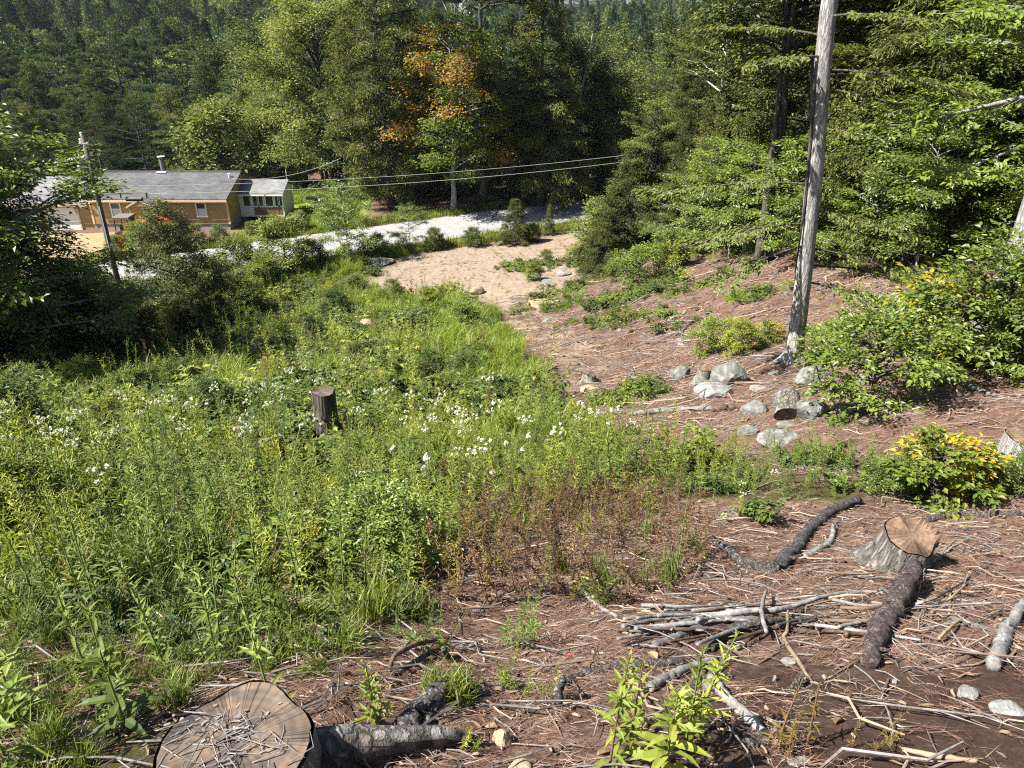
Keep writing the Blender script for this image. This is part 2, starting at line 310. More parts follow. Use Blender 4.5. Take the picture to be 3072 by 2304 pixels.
# ------------------------------------------------------------------ zones of the clearing (photograph outlines laid on the ground)
Z_WEED = [(-1500, 1120), (0, 1130), (250, 1120), (480, 1030), (620, 1000), (760, 920), (900, 850), (1070, 850), (1160, 890), (1290, 900), (1400, 885), (1480, 950), (1560, 1040), (1640, 1130), (1650, 1220), (1750, 1310),
          (1900, 1385), (2250, 1392), (2330, 1425), (2560, 1440), (2650, 1470), (2560, 1510), (2400, 1505), (2100, 1505), (1660, 1500), (1600, 1540), (1500, 1600), (1330, 1660), (1270, 1780), (1250, 1900), (1130, 1960), (980, 2030), (880, 2040), (700, 2050), (520, 2130), (430, 2304), (380, 2800), (-1500, 2800)]
Z_FRINGE = [(-1500, 800), (0, 850), (420, 860), (700, 800), (1060, 770), (1250, 715), (1480, 690), (1740, 660), (1760, 690), (1500, 715), (1290, 740), (1150, 790), (1060, 850), (900, 860), (760, 930), (620, 1010), (480, 1040), (250, 1130), (0, 1140), (-1500, 1200)]
Z_STRAW = [(1050, 850), (1150, 790), (1290, 740), (1500, 715), (1740, 690), (1790, 750), (1740, 790), (1700, 860), (1650, 900), (1560, 1000), (1480, 950), (1420, 890), (1290, 905), (1160, 895)]
Z_TRAIL = [(1400, 880), (1560, 880), (1720, 960), (1800, 1040), (1830, 1100), (1760, 1160), (1740, 1230), (1640, 1170), (1660, 1090), (1560, 1010), (1480, 950)]
Z_DEAD = [(1290, 1640), (1500, 1560), (1640, 1480), (1900, 1520), (2090, 1560), (2120, 1700), (2030, 1800), (1750, 1820), (1500, 1830), (1290, 1880), (1260, 1780)]
Z_SOIL = [(1950, 2450), (2050, 2200), (2120, 2020), (2260, 1960), (2480, 1990), (2700, 2010), (2900, 2010), (3300, 1940), (3600, 2000), (3600, 2600)]
Z_LAWN = [(836, 575), (1000, 560), (1100, 575), (1090, 690), (1000, 720), (700, 700), (690, 690), (830, 665)]
Z_DRIVE = [(-300, 700), (230, 705), (330, 700), (365, 740), (310, 760), (0, 790), (-300, 800)]
def soft(px, py, poly, w=28, seed=0):
    ox = (vnoise(px / 45, py / 45, seed + 1) - .5) * w * 2 + (vnoise(px / 13, py / 13, seed + 3) - .5) * w; oy = (vnoise(px / 45, py / 45, seed + 2) - .5) * w * 1.4
    return inpoly(px + ox, py + oy, poly)
# ground sheet
def build_ground():
    ys = np.concatenate([np.linspace(-40, -4, 16), np.linspace(-3.2, 12, 230), 12 + np.cumsum(np.geomspace(.07, 2.2, 190))]); y_end = ys[-1]
    ys = np.concatenate([ys, y_end + np.cumsum(np.geomspace(3, 420, 46))])
    us = np.linspace(-1, 1, 261); us = np.sign(us) * (np.abs(us) * .8 + .2 * np.abs(us) ** 3)
    X = us[None, :] * (np.maximum(ys, 0)[:, None] * 1.25 + 7.5 + np.maximum(-ys, 0)[:, None]); Y = np.repeat(ys[:, None], len(us), 1)
    Zt = terrain(X, Y); v = np.stack([X, Y, Zt], -1).reshape(-1, 3)
    ny, nx = X.shape; i = (np.arange(ny - 1)[:, None] * nx + np.arange(nx - 1)[None, :]).ravel()
    f = np.concatenate([np.stack([i, i + 1, i + nx + 1], 1), np.stack([i, i + nx + 1, i + nx], 1)])
    g = Geo(); g.add(v, f); me = g.mesh('ground', MG, smooth=True)
    px, py, dep = proj(v[:, 0], v[:, 1], v[:, 2]); ok = v[:, 1] > .8
    def w(poly, s, wd=30): return (soft(px, py, poly, wd, s) & ok).astype(float)
    red = np.maximum(w(Z_WEED, 1), w(Z_FRINGE, 2)); grn = np.maximum(w(Z_STRAW, 3), w(Z_TRAIL, 4)); blu = w(Z_SOIL, 5, 45)
    lawn = w(Z_LAWN, 6, 8); forest = sstep(66, 80, v[:, 1]) * (1 - lawn); red = np.maximum(red, forest * .0)
    col = np.stack([red, grn, blu, lawn], 1).astype(np.float32)
    # feather a little along the grid
    a = col.reshape(ny, nx, 4)
    for _ in range(2):
        b = a.copy(); b[1:-1, 1:-1] = (a[1:-1, 1:-1] * 2 + a[:-2, 1:-1] + a[2:, 1:-1] + a[1:-1, :-2] + a[1:-1, 2:]) / 6; a = b
    at = me.attributes.new('zone', 'FLOAT_COLOR', 'POINT'); at.data.foreach_set('color', a.reshape(-1).astype(np.float32))
    return struct(link('ground', me))
def groundmat():
    m, n, l = newmat('clearing_ground')
    tc = n.new('ShaderNodeTexCoord')
    def noise(s, d=8, stretch=None, rough=.7):
        t = n.new('ShaderNodeTexNoise'); t.inputs['Scale'].default_value = s; t.inputs['Detail'].default_value = d; t.inputs['Roughness'].default_value = rough
        l.new(tc.outputs['Object'], t.inputs['Vector']); return t
    big, mid, fine, grit = noise(.9, 5), noise(5, 8), noise(26, 9, rough=.8), noise(110, 4, rough=.8)
    vo = n.new('ShaderNodeTexVoronoi'); vo.inputs['Scale'].default_value = 42; l.new(tc.outputs['Object'], vo.inputs['Vector'])
    def mixv(a, b, f):
        x = n.new('ShaderNodeMath'); x.operation = 'MULTIPLY_ADD'; l.new(b, x.inputs[0]); x.inputs[1].default_value = f
        y = n.new('ShaderNodeMath'); y.operation = 'MULTIPLY'; l.new(a, y.inputs[0]); y.inputs[1].default_value = 1 - f; l.new(y.outputs[0], x.inputs[2]); return x.outputs[0]
    tex = mixv(mixv(mid.outputs[0], fine.outputs[0], .6), grit.outputs[0], .25)
    litter = ramp(n, [(.40, (.034, .02, .015)), (.49, (.10, .06, .043)), (.54, (.16, .105, .08)), (.61, (.31, .235, .19))]); l.new(tex, litter.inputs[0])
    straw = ramp(n, [(.40, (.08, .055, .037)), (.48, (.18, .135, .1)), (.54, (.26, .205, .16)), (.62, (.38, .33, .275))]); l.new(tex, straw.inputs[0])
    soil = ramp(n, [(.38, (.024, .014, .011)), (.5, (.056, .034, .026)), (.57, (.085, .055, .043)), (.65, (.22, .17, .14))]); l.new(tex, soil.inputs[0])
    green = ramp(n, [(.36, (.025, .022, .012)), (.5, (.06, .055, .02)), (.62, (.09, .10, .025)), (.74, (.16, .15, .06))]); l.new(tex, green.inputs[0])
    lawn = ramp(n, [(.36, (.06, .10, .015)), (.5, (.13, .18, .025)), (.62, (.19, .24, .04)), (.74, (.24, .26, .06))]); l.new(tex, lawn.inputs[0])
    at = n.new('ShaderNodeAttribute'); at.attribute_name = 'zone'; se = n.new('ShaderNodeSeparateColor'); l.new(at.outputs['Color'], se.inputs[0])
    def mix(a, b, f):
        x = n.new('ShaderNodeMixRGB'); l.new(f, x.inputs[0]); l.new(a, x.inputs[1]); l.new(b, x.inputs[2]); return x.outputs[0]
    c = mix(litter.outputs[0], straw.outputs[0], se.outputs[1]); c = mix(c, soil.outputs[0], se.outputs[2]); c = mix(c, green.outputs[0], se.outputs[0]); c = mix(c, lawn.outputs[0], at.outputs['Alpha'])
    bv = n.new('ShaderNodeMath'); bv.operation = 'MULTIPLY_ADD'; l.new(big.outputs[0], bv.inputs[0]); bv.inputs[1].default_value = .7; bv.inputs[2].default_value = .68
    hs = n.new('ShaderNodeHueSaturation'); l.new(c, hs.inputs['Color']); l.new(bv.outputs[0], hs.inputs['Value'])
    b = n.new('ShaderNodeBsdfPrincipled'); b.inputs['Roughness'].default_value = .95; b.inputs['Specular IOR Level'].default_value = .1; l.new(hs.outputs[0], b.inputs['Base Color'])
    bp = n.new('ShaderNodeBump'); bp.inputs['Strength'].default_value = .9; bp.inputs['Distance'].default_value = .035; l.new(tex, bp.inputs['Height']); l.new(bp.outputs[0], b.inputs['Normal'])
    o = n.new('ShaderNodeOutputMaterial'); l.new(b.outputs[0], o.inputs[0]); return m
MG = groundmat()
build_ground()
# road and sandy drive
def sheet(name, left, right, mat, lift, nsub=7):
    left, right = np.array(left, float), np.array(right, float)
    k = np.linspace(0, len(left) - 1, 60); a = np.stack([np.interp(k, range(len(left)), left[:, j]) for j in (0, 1)], 1); b = np.stack([np.interp(k, range(len(left)), right[:, j]) for j in (0, 1)], 1)
    t = np.linspace(0, 1, nsub)[None, :, None]; xy = a[:, None] * (1 - t) + b[:, None] * t
    e = (vnoise(xy[..., 0] * .8, xy[..., 1] * .8, 21) - .5) * .8; xy[:, 0] += e[:, 0:1]; xy[:, -1] += e[:, -1:]
    z = np.maximum(terrain(xy[..., 0], xy[..., 1]), -50) + lift; v = np.concatenate([xy, z[..., None]], -1).reshape(-1, 3)
    i = (np.arange(59)[:, None] * nsub + np.arange(nsub - 1)[None]).ravel()
    g = Geo(); g.add(v, np.concatenate([np.stack([i, i + nsub, i + nsub + 1], 1), np.stack([i, i + nsub + 1, i + 1], 1)]))
    return struct(link(name, g.mesh(name, mat, smooth=True)))
dv = np.array([.881, .473]); nv = np.array([.473, -.881]); A0 = np.array([-23, 49.5])
ctr = [A0 + dv * s + nv * off for s, off in ((-60, 3), (-40, 1.2), (-20, .2), (-8, 0), (6, -.2), (16, -.3), (26, -.2), (36, .3), (48, 1.5), (62, 4))]
sheet('road', [c - nv * 3.0 for c in ctr], [c + nv * 3.0 for c in ctr], M['road'], .05)
sheet('driveway', [(-46, 57.9), (-33, 57.9), (-27.5, 57.2)], [(-46, 49), (-36, 48), (-31, 50.5)], M['sand'], .07)

# ------------------------------------------------------------------ tree kit
def gen_tree(seed, h, base, rad, nl, leaf, nleaf, prof='round', el=(15, 50), mode='leaf', r0=None, sub=9, subl=.38, droop=.0, lw=.55, bark='barkdark', mat='forest', whorl=0, tintfn=None, trunkwob=.02, topbare=0, lean=0, gap=0.0, flat=.35, sv=None, pj=None):
    rs = np.random.default_rng(seed)
    tg, lg = Geo(), Geo()
    r0 = r0 or h * .014
    K = 14; tt = np.linspace(-.03, 1, K); wx = np.cumsum(rs.normal(0, h * trunkwob * .3, K)); wy = np.cumsum(rs.normal(0, h * trunkwob * .3, K)); wx -= wx[1]; wy -= wy[1]
    pts = np.stack([wx + lean * tt * h, wy, tt * h], 1); rr = r0 * np.clip(1 - tt, 0, 1) ** .8 + .006; rr[0] *= 1.5; rr[1] *= 1.15
    tube(tg, pts, rr, 9, wob=.06, rs=rs)
    def trunk_at(t): return np.stack([np.interp(t, tt, pts[:, j]) for j in range(3)], -1)
    S, D, Ln, T, WT = [], [], [], [], []
    for i in range(nl):
        u = (i + rs.random()) / nl
        if whorl: u = np.clip((np.floor(u * whorl) + rs.normal(.5, .12)) / whorl, 0, .995)
        t = base + (1 - base) * u * (1 - .02)
        if rs.random() < gap: continue
        az = i * 2.39996 + rs.normal(0, .4)
        pf = {'round': math.sqrt(max(0, 1 - (2 * u - .85) ** 2 / 1.35)) if u < .9 else .35 * (1 - u) / .1 + .12, 'cone': (1 - u) ** .75 * .95 + .06, 'col': min(1, .55 + u * 1.2) * (1 - u ** 4) + .08, 'pine': (.62 + .5 * math.sin(min(1, u * 1.25) * 2.6)) * (1 - u ** 3) + .08}[prof]
        L = rad * pf * rs.uniform(.65, 1.12); e = R(el[0] + (el[1] - el[0]) * u + rs.normal(0, 7))
        p0 = trunk_at(t); hd = np.array([math.cos(az), math.sin(az), 0])
        s = np.linspace(0, 1, 6)[:, None]
        bend = rs.normal(0, .18); sd = np.array([-hd[1], hd[0], 0])
        pl = p0 + hd * L * s * math.cos(e) + sd * L * bend * s * s + np.array([0, 0, 1]) * (L * math.sin(e) * s * (1 - .3 * s) - droop * L * s * s)
        tube(tg, pl, max(.012, L * .018) * (1 - s[:, 0] * .85) + .003, 4, cap=False)
        ns = max(3, int(sub * (L / rad + .25)))
        ss = .22 + .78 * np.sqrt(rs.random(ns)); tang = nrm(np.gradient(pl, axis=0))
        st = np.stack([np.interp(ss, s[:, 0], pl[:, j]) for j in range(3)], 1); tn = np.stack([np.interp(ss, s[:, 0], tang[:, j]) for j in range(3)], 1)
        sg = rs.choice([-1, 1], ns)[:, None] * rs.uniform(.3, 1.3, ns)[:, None]
        dd = nrm(tn + np.cross(tn, [0, 0, 1]) * sg + rs.normal(0, flat * .6 if sv is None else sv, (ns, 3)) * [.5, .5, 1])
        ll = L * subl * (1.1 - ss * .5) * rs.uniform(.5, 1.2, ns) + leaf
        S.append(st); D.append(dd); Ln.append(ll); tb = rs.random(); T.append(np.full(ns, tb)); WT.append(np.full(ns, u))
    S, D, Ln, T, WT = map(np.concatenate, (S, D, Ln, T, WT))
    keep = np.ones(len(S), bool)
    if leaf > 0: sub2(tg, S, D, Ln, .004 + Ln * .006)
    pr = Ln / Ln.sum()
    if mode == 'leaf':
        bi = rs.choice(len(S), nleaf, p=pr); t = rs.random(nleaf) ** .8
        pos = S[bi] + D[bi] * (Ln[bi] * t)[:, None] + rs.normal(0, leaf * (.45 if pj is None else pj), (nleaf, 3)) * [1, 1, .6]; pos[:, 2] -= droop * .3 * Ln[bi] * t * t
        sg = rs.choice([-1, 1], nleaf)[:, None]
        ax = D[bi] + np.cross(D[bi], [0, 0, 1.]) * sg * rs.uniform(.4, 1.4, (nleaf, 1)) + rs.normal(0, .25, (nleaf, 3)); ax[:, 2] -= .25
        up = np.array([0, 0, 1.]) + rs.normal(0, flat, (nleaf, 3))
        L = leaf * rs.uniform(.6, 1.25, nleaf)
        ti = np.clip(.5 + (T[bi] - .5) * .5 + rs.normal(0, .2, nleaf), 0, 1) if tintfn is None else tintfn(rs, T[bi], WT[bi], pos)
        leaves(lg, pos, ax, up, L, L * lw, tint=ti)
    else:                               # needle tufts
        nb = 6; nt_ = nleaf // nb; bi = rs.choice(len(S), nt_, p=pr); t = .25 + .75 * rs.random(nt_)
        c = S[bi] + D[bi] * (Ln[bi] * t)[:, None] + rs.normal(0, leaf * .25, (nt_, 3))
        ax = np.repeat(D[bi], nb, 0) * .7 + rs.normal(0, .62, (nt_ * nb, 3)) * [1, 1, .6] + [0, 0, .25]
        ti = np.clip(.5 + (np.repeat(T[bi], nb) - .5) * .4 + rs.normal(0, .2, nt_ * nb), 0, 1)
        L = leaf * rs.uniform(.6, 1.2, nt_ * nb)
        leaves(lg, np.repeat(c, nb, 0), ax, np.array([0, 0, 1.]) + rs.normal(0, .5, (nt_ * nb, 3)), L, L * lw, tint=ti)
    return tg, lg, M[bark], M[mat]
class Kit:
    """first placing links the tree itself, later ones copy it and its parts"""
    def __init__(s, name, args, pn=('trunk', 'crown')):
        s.name, s.args, s.root, s.pn = name, args, None, pn
    def put(s, loc, hscale, rz, label, cat='tree', group=None, lean=(0, 0)):
        if s.root is None:
            tg, lg, bm, lm = gen_tree(**s.args)
            s.root = bpy.data.objects.new(s.name, None); C.objects.link(s.root); s.root.empty_display_size = .3
            link(s.pn[0], tg.mesh(s.pn[0], bm, True), s.root); link(s.pn[1], lg.mesh(s.pn[1], lm), s.root)
            r = s.root; tag(r, label, cat, group)
        else:
            r = copy_tree(s.root, (0, 0, 0), 0, 1, label, cat, group)
        k = hscale / s.args['h'] if np.isscalar(hscale) else None
        r.location = tuple(loc); r.rotation_euler = (lean[0], lean[1], rz); r.scale = (k, k, k) if k else (hscale[1] / s.args['h'], hscale[1] / s.args['h'], hscale[0] / s.args['h'])
        return r
def mapletint(rs, T, U, pos):
    o = (T > .6); o &= rs.random(len(T)) < .72; t = np.where(o, .62 + .38 * rs.random(len(T)) * (.6 + .5 * (T - .6) / .4), .1 + .4 * rs.random(len(T)))
    return np.clip(t + rs.normal(0, .05, len(T)), 0, 1)
K = {
 'pineA': Kit('white_pine', dict(seed=1, h=19, base=.24, rad=4.3, nl=64, leaf=.32, nleaf=42000, prof='pine', el=(-8, 26), mode='tuft', lw=.16, sub=17, subl=.34, mat='pine', whorl=9, gap=.14, flat=.25, sv=.07)),
 'pineB': Kit('white_pine', dict(seed=2, h=19, base=.34, rad=4.6, nl=56, leaf=.34, nleaf=40000, prof='pine', el=(-8, 28), mode='tuft', lw=.16, sub=17, subl=.34, mat='pine', whorl=8, gap=.16, flat=.25, sv=.07)),
 'hemA': Kit('hemlock_tree', dict(seed=3, h=18, base=.08, rad=3.1, nl=170, leaf=.24, nleaf=52000, prof='col', el=(-8, 40), droop=.22, lw=.26, sub=15, subl=.34, mat='hemlock', flat=.45, sv=.4, pj=.8)),
 'hemB': Kit('hemlock_tree', dict(seed=4, h=18, base=.14, rad=3.9, nl=140, leaf=.26, nleaf=48000, prof='cone', el=(-5, 38), droop=.25, lw=.28, sub=15, subl=.36, mat='hemlock', flat=.45, gap=.06, sv=.4, pj=.8)),
 'brA': Kit('broadleaf_tree', dict(seed=5, h=15, base=.2, rad=4.8, nl=66, leaf=.25, nleaf=26000, sub=13, mat='forest', bark='barkdark', sv=.6, pj=1.6, flat=.5)),
 'brB': Kit('broadleaf_tree', dict(seed=6, h=15, base=.26, rad=5.2, nl=58, leaf=.25, nleaf=25000, sub=13, mat='forest', bark='barkdark', gap=.1, sv=.6, pj=1.6, flat=.5)),
 'light': Kit('broadleaf_tree', dict(seed=7, h=14, base=.16, rad=6.4, nl=96, leaf=.22, nleaf=52000, sub=15, mat='light', bark='barkdark', el=(15, 68), sv=.55, pj=1.5, flat=.5, subl=.36)),
 'maple': Kit('maple_tree', dict(seed=8, h=13.5, base=.20, rad=4.4, nl=64, leaf=.24, nleaf=26000, sub=13, mat='maple', bark='barkgrey', tintfn=mapletint, r0=.22, gap=.06, sv=.4, pj=1.4, flat=.45)),
 'fcA': Kit('beech_tree', dict(seed=9, h=17, base=.1, rad=4.4, nl=64, leaf=.165, nleaf=30000, sub=14, mat='forest', bark='barkdark', flat=.34, el=(0, 45), subl=.42, sv=.2, pj=1.0, gap=.08)),
 'fcB': Kit('beech_tree', dict(seed=10, h=17, base=.15, rad=4.8, nl=58, leaf=.165, nleaf=29000, sub=14, mat='forest', bark='barkdark', flat=.36, el=(-5, 45), subl=.42, gap=.12, sv=.2, pj=1.0)),
 'fcC': Kit('maple_tree', dict(seed=12, h=17, base=.2, rad=4.4, nl=52, leaf=.18, nleaf=25000, sub=13, mat='forest', bark='barkgrey', flat=.5, el=(10, 55), subl=.42, gap=.14, sv=.35, pj=1.2)),
 'sapA': Kit('beech_sapling', dict(seed=13, h=5, base=.1, rad=1.9, nl=40, leaf=.125, nleaf=10500, sub=11, mat='beech', bark='barkgrey', flat=.3, el=(0, 45), subl=.45, r0=.035, sv=.3, pj=.9), ('stem', 'foliage')),
 'sapB': Kit('beech_sapling', dict(seed=14, h=5, base=.16, rad=2.3, nl=32, leaf=.125, nleaf=9500, sub=11, mat='beech', bark='barkgrey', flat=.26, el=(-5, 40), subl=.45, r0=.04, gap=.08, sv=.24, pj=.9), ('stem', 'foliage')),
 'hemS': Kit('young_hemlock', dict(seed=15, h=5.5, base=.03, rad=2.2, nl=110, leaf=.15, nleaf=30000, prof='cone', el=(-6, 32), droop=.15, lw=.28, sub=13, subl=.36, mat='hemlock', r0=.06, flat=.4, sv=.3, pj=.7)),
 'pineS': Kit('young_pine', dict(seed=16, h=5.2, base=.06, rad=2.5, nl=90, leaf=.13, nleaf=36000, prof='cone', el=(8, 48), droop=.05, lw=.26, sub=13, subl=.38, mat='pinelight', r0=.07, flat=.5, sv=.4, pj=.9)),
 'hemT': Kit('young_hemlock', dict(seed=35, h=5.5, base=.05, rad=2.0, nl=70, leaf=.15, nleaf=9000, prof='cone', el=(-4, 34), droop=.15, lw=.3, sub=9, subl=.36, mat='hemlock', r0=.05, flat=.35, sv=.25, pj=.6)),
 'shrubA': Kit('shrub', dict(seed=17, h=2, base=.02, rad=1.05, nl=46, leaf=.10, nleaf=8000, prof='col', sub=10, mat='light', bark='barkdark', el=(5, 75), subl=.5, r0=.018, sv=.5, pj=1.0), ('stem', 'foliage')),
 'shrubB': Kit('shrub', dict(seed=18, h=2, base=.02, rad=1.15, nl=46, leaf=.11, nleaf=7500, prof='col', sub=10, mat='bramble', bark='barkdark', el=(5, 70), subl=.5, r0=.018, sv=.5, pj=1.0), ('stem', 'foliage')),
 'bright': Kit('shrub', dict(seed=19, h=1.4, base=.02, rad=.95, nl=40, leaf=.08, nleaf=5600, prof='col', sub=10, mat='beech', bark='barkdark', el=(5, 70), subl=.5, r0=.010, flat=.35, sv=.4, pj=.9), ('stem', 'foliage')),
 'yellow': Kit('shrub', dict(seed=20, h=1.0, base=.03, rad=.75, nl=38, leaf=.12, nleaf=1900, sub=8, mat='yellowshrub', bark='barkdark', el=(10, 70), subl=.45, r0=.01, flat=.3, tintfn=lambda rs, T, U, pos: np.clip(np.where((T > .62) & (pos[:, 0] < .35), .7 + .3 * rs.random(len(T)), .1 + .5 * rs.random(len(T))), 0, 1)), ('stem', 'foliage')),
 'spruce': Kit('spruce_seedling', dict(seed=21, h=1.3, base=.02, rad=.5, nl=60, leaf=.05, nleaf=3600, prof='cone', el=(5, 45), mode='tuft', lw=.12, sub=8, subl=.34, mat='hemlock', r0=.018), ('trunk', 'crown')),
}
ang = lambda: float(rng.random() * 6.283)
# ------------------------------------------------------------------ the house across the road
def sidingmat(name, c, scale, bump=.6):
    m, n, l = newmat(name)
    tc = n.new('ShaderNodeTexCoord'); wv = n.new('ShaderNodeTexWave'); wv.wave_profile = 'SAW'; wv.bands_direction = 'Z'; wv.inputs['Scale'].default_value = scale; l.new(tc.outputs['Object'], wv.inputs['Vector'])
    nz = n.new('ShaderNodeTexNoise'); nz.inputs['Scale'].default_value = 2.2; nz.inputs['Detail'].default_value = 8; l.new(tc.outputs['Object'], nz.inputs['Vector'])
    r = ramp(n, [(.3, tuple(x * .82 for x in c)), (.7, tuple(x * 1.15 for x in c))]); l.new(nz.outputs[0], r.inputs[0])
    b = n.new('ShaderNodeBsdfPrincipled'); b.inputs['Roughness'].default_value = .7; b.inputs['Specular IOR Level'].default_value = .25; l.new(r.outputs[0], b.inputs['Base Color'])
    bp = n.new('ShaderNodeBump'); bp.inputs['Strength'].default_value = bump; bp.inputs['Distance'].default_value = .03; l.new(wv.outputs[0], bp.inputs['Height']); l.new(bp.outputs[0], b.inputs['Normal'])
    o = n.new('ShaderNodeOutputMaterial'); l.new(b.outputs[0], o.inputs[0]); return m
def shinglemat(name, c):
    m, n, l = newmat(name)
    tc = n.new('ShaderNodeTexCoord'); mp = n.new('ShaderNodeMapping'); mp.inputs['Rotation'].default_value = (R(0), 0, 0); l.new(tc.outputs['Object'], mp.inputs[0])
    br = n.new('ShaderNodeTexBrick'); br.inputs['Scale'].default_value = 1.0; br.inputs['Brick Width'].default_value = .32; br.inputs['Row Height'].default_value = .14; br.inputs['Mortar Size'].default_value = .012
    br.inputs['Color1'].default_value = (*[x * .78 for x in c], 1); br.inputs['Color2'].default_value = (*[x * 1.2 for x in c], 1); br.inputs['Mortar'].default_value = (*[x * .5 for x in c], 1); l.new(mp.outputs[0], br.inputs['Vector'])
    nz = n.new('ShaderNodeTexNoise'); nz.inputs['Scale'].default_value = .8; nz.inputs['Detail'].default_value = 8; l.new(tc.outputs['Object'], nz.inputs['Vector'])
    r = ramp(n, [(.3, (.75, .75, .75)), (.7, (1.15, 1.15, 1.15))]); l.new(nz.outputs[0], r.inputs[0])
    mx = n.new('ShaderNodeMixRGB'); mx.blend_type = 'MULTIPLY'; mx.inputs[0].default_value = 1; l.new(br.outputs[0], mx.inputs[1]); l.new(r.outputs[0], mx.inputs[2])
    b = n.new('ShaderNodeBsdfPrincipled'); b.inputs['Roughness'].default_value = .9; b.inputs['Specular IOR Level'].default_value = .2; l.new(mx.outputs[0], b.inputs['Base Color'])
    o = n.new('ShaderNodeOutputMaterial'); l.new(b.outputs[0], o.inputs[0]); return m
M['siding'] = sidingmat('tan_clapboard', (.36, .235, .10), 1.6, .2)
M['sunpanel'] = sidingmat('brown_panel', (.21, .12, .075), 1.6)
M['shingle'] = shinglemat('grey_shingle', (.095, .095, .098)); M['shinglelight'] = shinglemat('light_grey_shingle', (.17, .17, .17))
M['white'] = plain('white_paint', (.74, .72, .68), .5); M['trim'] = plain('peach_trim', (.62, .44, .30), .6)
M['glass'] = glassmat('window_glass'); M['concrete'] = plain('concrete', (.26, .26, .255), .9, var=.25, scale=4)
M['blackpaint'] = plain('black_paint', (.018, .018, .02), .5); M['orange'] = plain('orange_paint', (.62, .075, .02), .35, var=.08)
M['steel'] = plain('grey_steel', (.42, .43, .44), .45, 0); M['rubber'] = plain('rubber', (.02, .02, .02), .9); M['darkbrick'] = plain('flue', (.11, .10, .095), .8, var=.3)
M['curtain'] = plain('pale_curtain', (.55, .55, .53), .9); M['dark'] = plain('interior_shade_paint', (.012, .011, .010), .9); M['olive'] = plain('olive_wood', (.42, .28, .10), .7)
house = bpy.data.objects.new('house', None); C.objects.link(house); house.location = (-32.4, 58.7, 0)
tag(house, 'low tan ranch house with grey roof, garage wing and glazed sunroom', 'house')
def part(name, mat, fn, parent=None, smooth=False):
    g = Geo(); fn(g); return link(name, g.mesh(name, mat, smooth), parent or house)
LM, LG, DW = 10.55, 7.1, 7.6                     # main length, garage length, depth
part('wall', M['siding'], lambda g: prism(g, [(0, .5), (DW, .5), (DW, 2.5), (DW / 2, 3.58), (0, 2.5)], 0, LM, axis='x'))
part('foundation', M['concrete'], lambda g: box(g, (LM / 2, DW / 2 + .03, .0), (LM - .06, DW - .06, .99)))
def roofslab(g, x0, x1, y0, zr, ze, yr, over=.38, th=.1):
    sl = (zr - ze) / (yr - y0)
    for s in (1, -1):
        a = (y0 - over, ze - sl * over); b = (yr, zr)
        pl = [a, (a[0], a[1] + th), (b[0], b[1] + th), b]
        if s < 0: pl = [(2 * yr - y, z + .002) for y, z in pl]
        prism(g, pl, x0, x1, axis='x')
roof = part('roof', M['shingle'], lambda g: roofslab(g, -.12, LM + .18, 0, 3.62, 2.52, DW / 2))
part('ridge_cap', M['shingle'], lambda g: box(g, (LM / 2 + .03, DW / 2, 3.74), (LM + .3, .25, .05)), roof)
part('fascia', M['trim'], lambda g: box(g, (LM / 2 + .03, -.41, 2.36), (LM + .28, .03, .15)), roof)
part('roof_vent', M['white'], lambda g: (tube(g, [(LM - .5, DW / 2 - .9, 3.3), (LM - .5, DW / 2 - .9, 3.72)], .07, 8), box(g, (LM - .5, DW / 2 - .92, 3.74), (.2, .2, .05))), roof)
ch = part('chimney', M['darkbrick'], lambda g: tube(g, [(4.45, DW / 2 + .25, 3.2), (4.45, DW / 2 + .25, 4.75)], .2, 12))
part('chimney_cap', M['steel'], lambda g: tube(g, [(4.45, DW / 2 + .25, 4.82), (4.45, DW / 2 + .25, 4.86)], .3, 12), ch)
part('flashing', M['white'], lambda g: box(g, (4.45, DW / 2 - .1, 3.71), (.75, .5, .06)), ch)
part('corner_board', M['trim'], lambda g: box(g, (LM + .01, -.012, 1.45), (.16, .03, 1.9)))
part('corner_board', M['trim'], lambda g: box(g, (.07, -.012, 1.45), (.14, .03, 1.9)))
def window(x, z0, z1, w, y=0.0, n=1, curtain=False, parent=None, mull=True):
    p = part('window', M['white'], lambda g: [box(g, c, s) for c, s in (((x, y - .03, z1 + .045), (w + .2, .07, .09)), ((x, y - .035, z0 - .045), (w + .24, .09, .09)), ((x - w / 2 - .05, y - .03, (z0 + z1) / 2), (.1, .07, z1 - z0)), ((x + w / 2 + .05, y - .03, (z0 + z1) / 2), (.1, .07, z1 - z0)))], parent)
    part('pane', M['glass'], lambda g: box(g, (x, y + .005, (z0 + z1) / 2), (w, .02, z1 - z0)), p)
    if mull: part('meeting_rail', M['white'], lambda g: box(g, (x, y - .022, (z0 + z1) / 2), (w, .03, .05)), p)
    if curtain: part('curtain', M['curtain'], lambda g: box(g, (x, y - .009, z0 + (z1 - z0) * .3), (w * .96, .006, (z1 - z0) * .58)), p)
    return p
window(2.0, 1.12, 2.12, .62, curtain=True); window(8.55, 1.12, 2.12, .62, curtain=True)
d = part('door', M['white'], lambda g: [box(g, c, s) for c, s in (((4.1, -.02, 1.35), (.08, .06, 1.7)), ((5.0, -.02, 1.35), (.08, .06, 1.7)), ((4.55, -.02, 2.23), (.98, .06, .08)))])
part('doorway_shade_panel', M['dark'], lambda g: box(g, (4.55, -.012, 1.35), (.82, .02, 1.68)), d)  # near-black panel on the solid wall; the room's shade is painted in
for z in (1.15, 1.75): part('screen_rail', M['steel'], lambda g: box(g, (4.55, -.03, z), (.8, .02, .05)), d)
pr = part('porch_roof', M['shinglelight'], lambda g: [prism(g, [(4.5 + s * 1.0, 2.12), (4.5 + s * 1.0, 2.2), (4.5, 2.78), (4.5, 2.70)][::s], -1.35, .6) for s in (1, -1)])
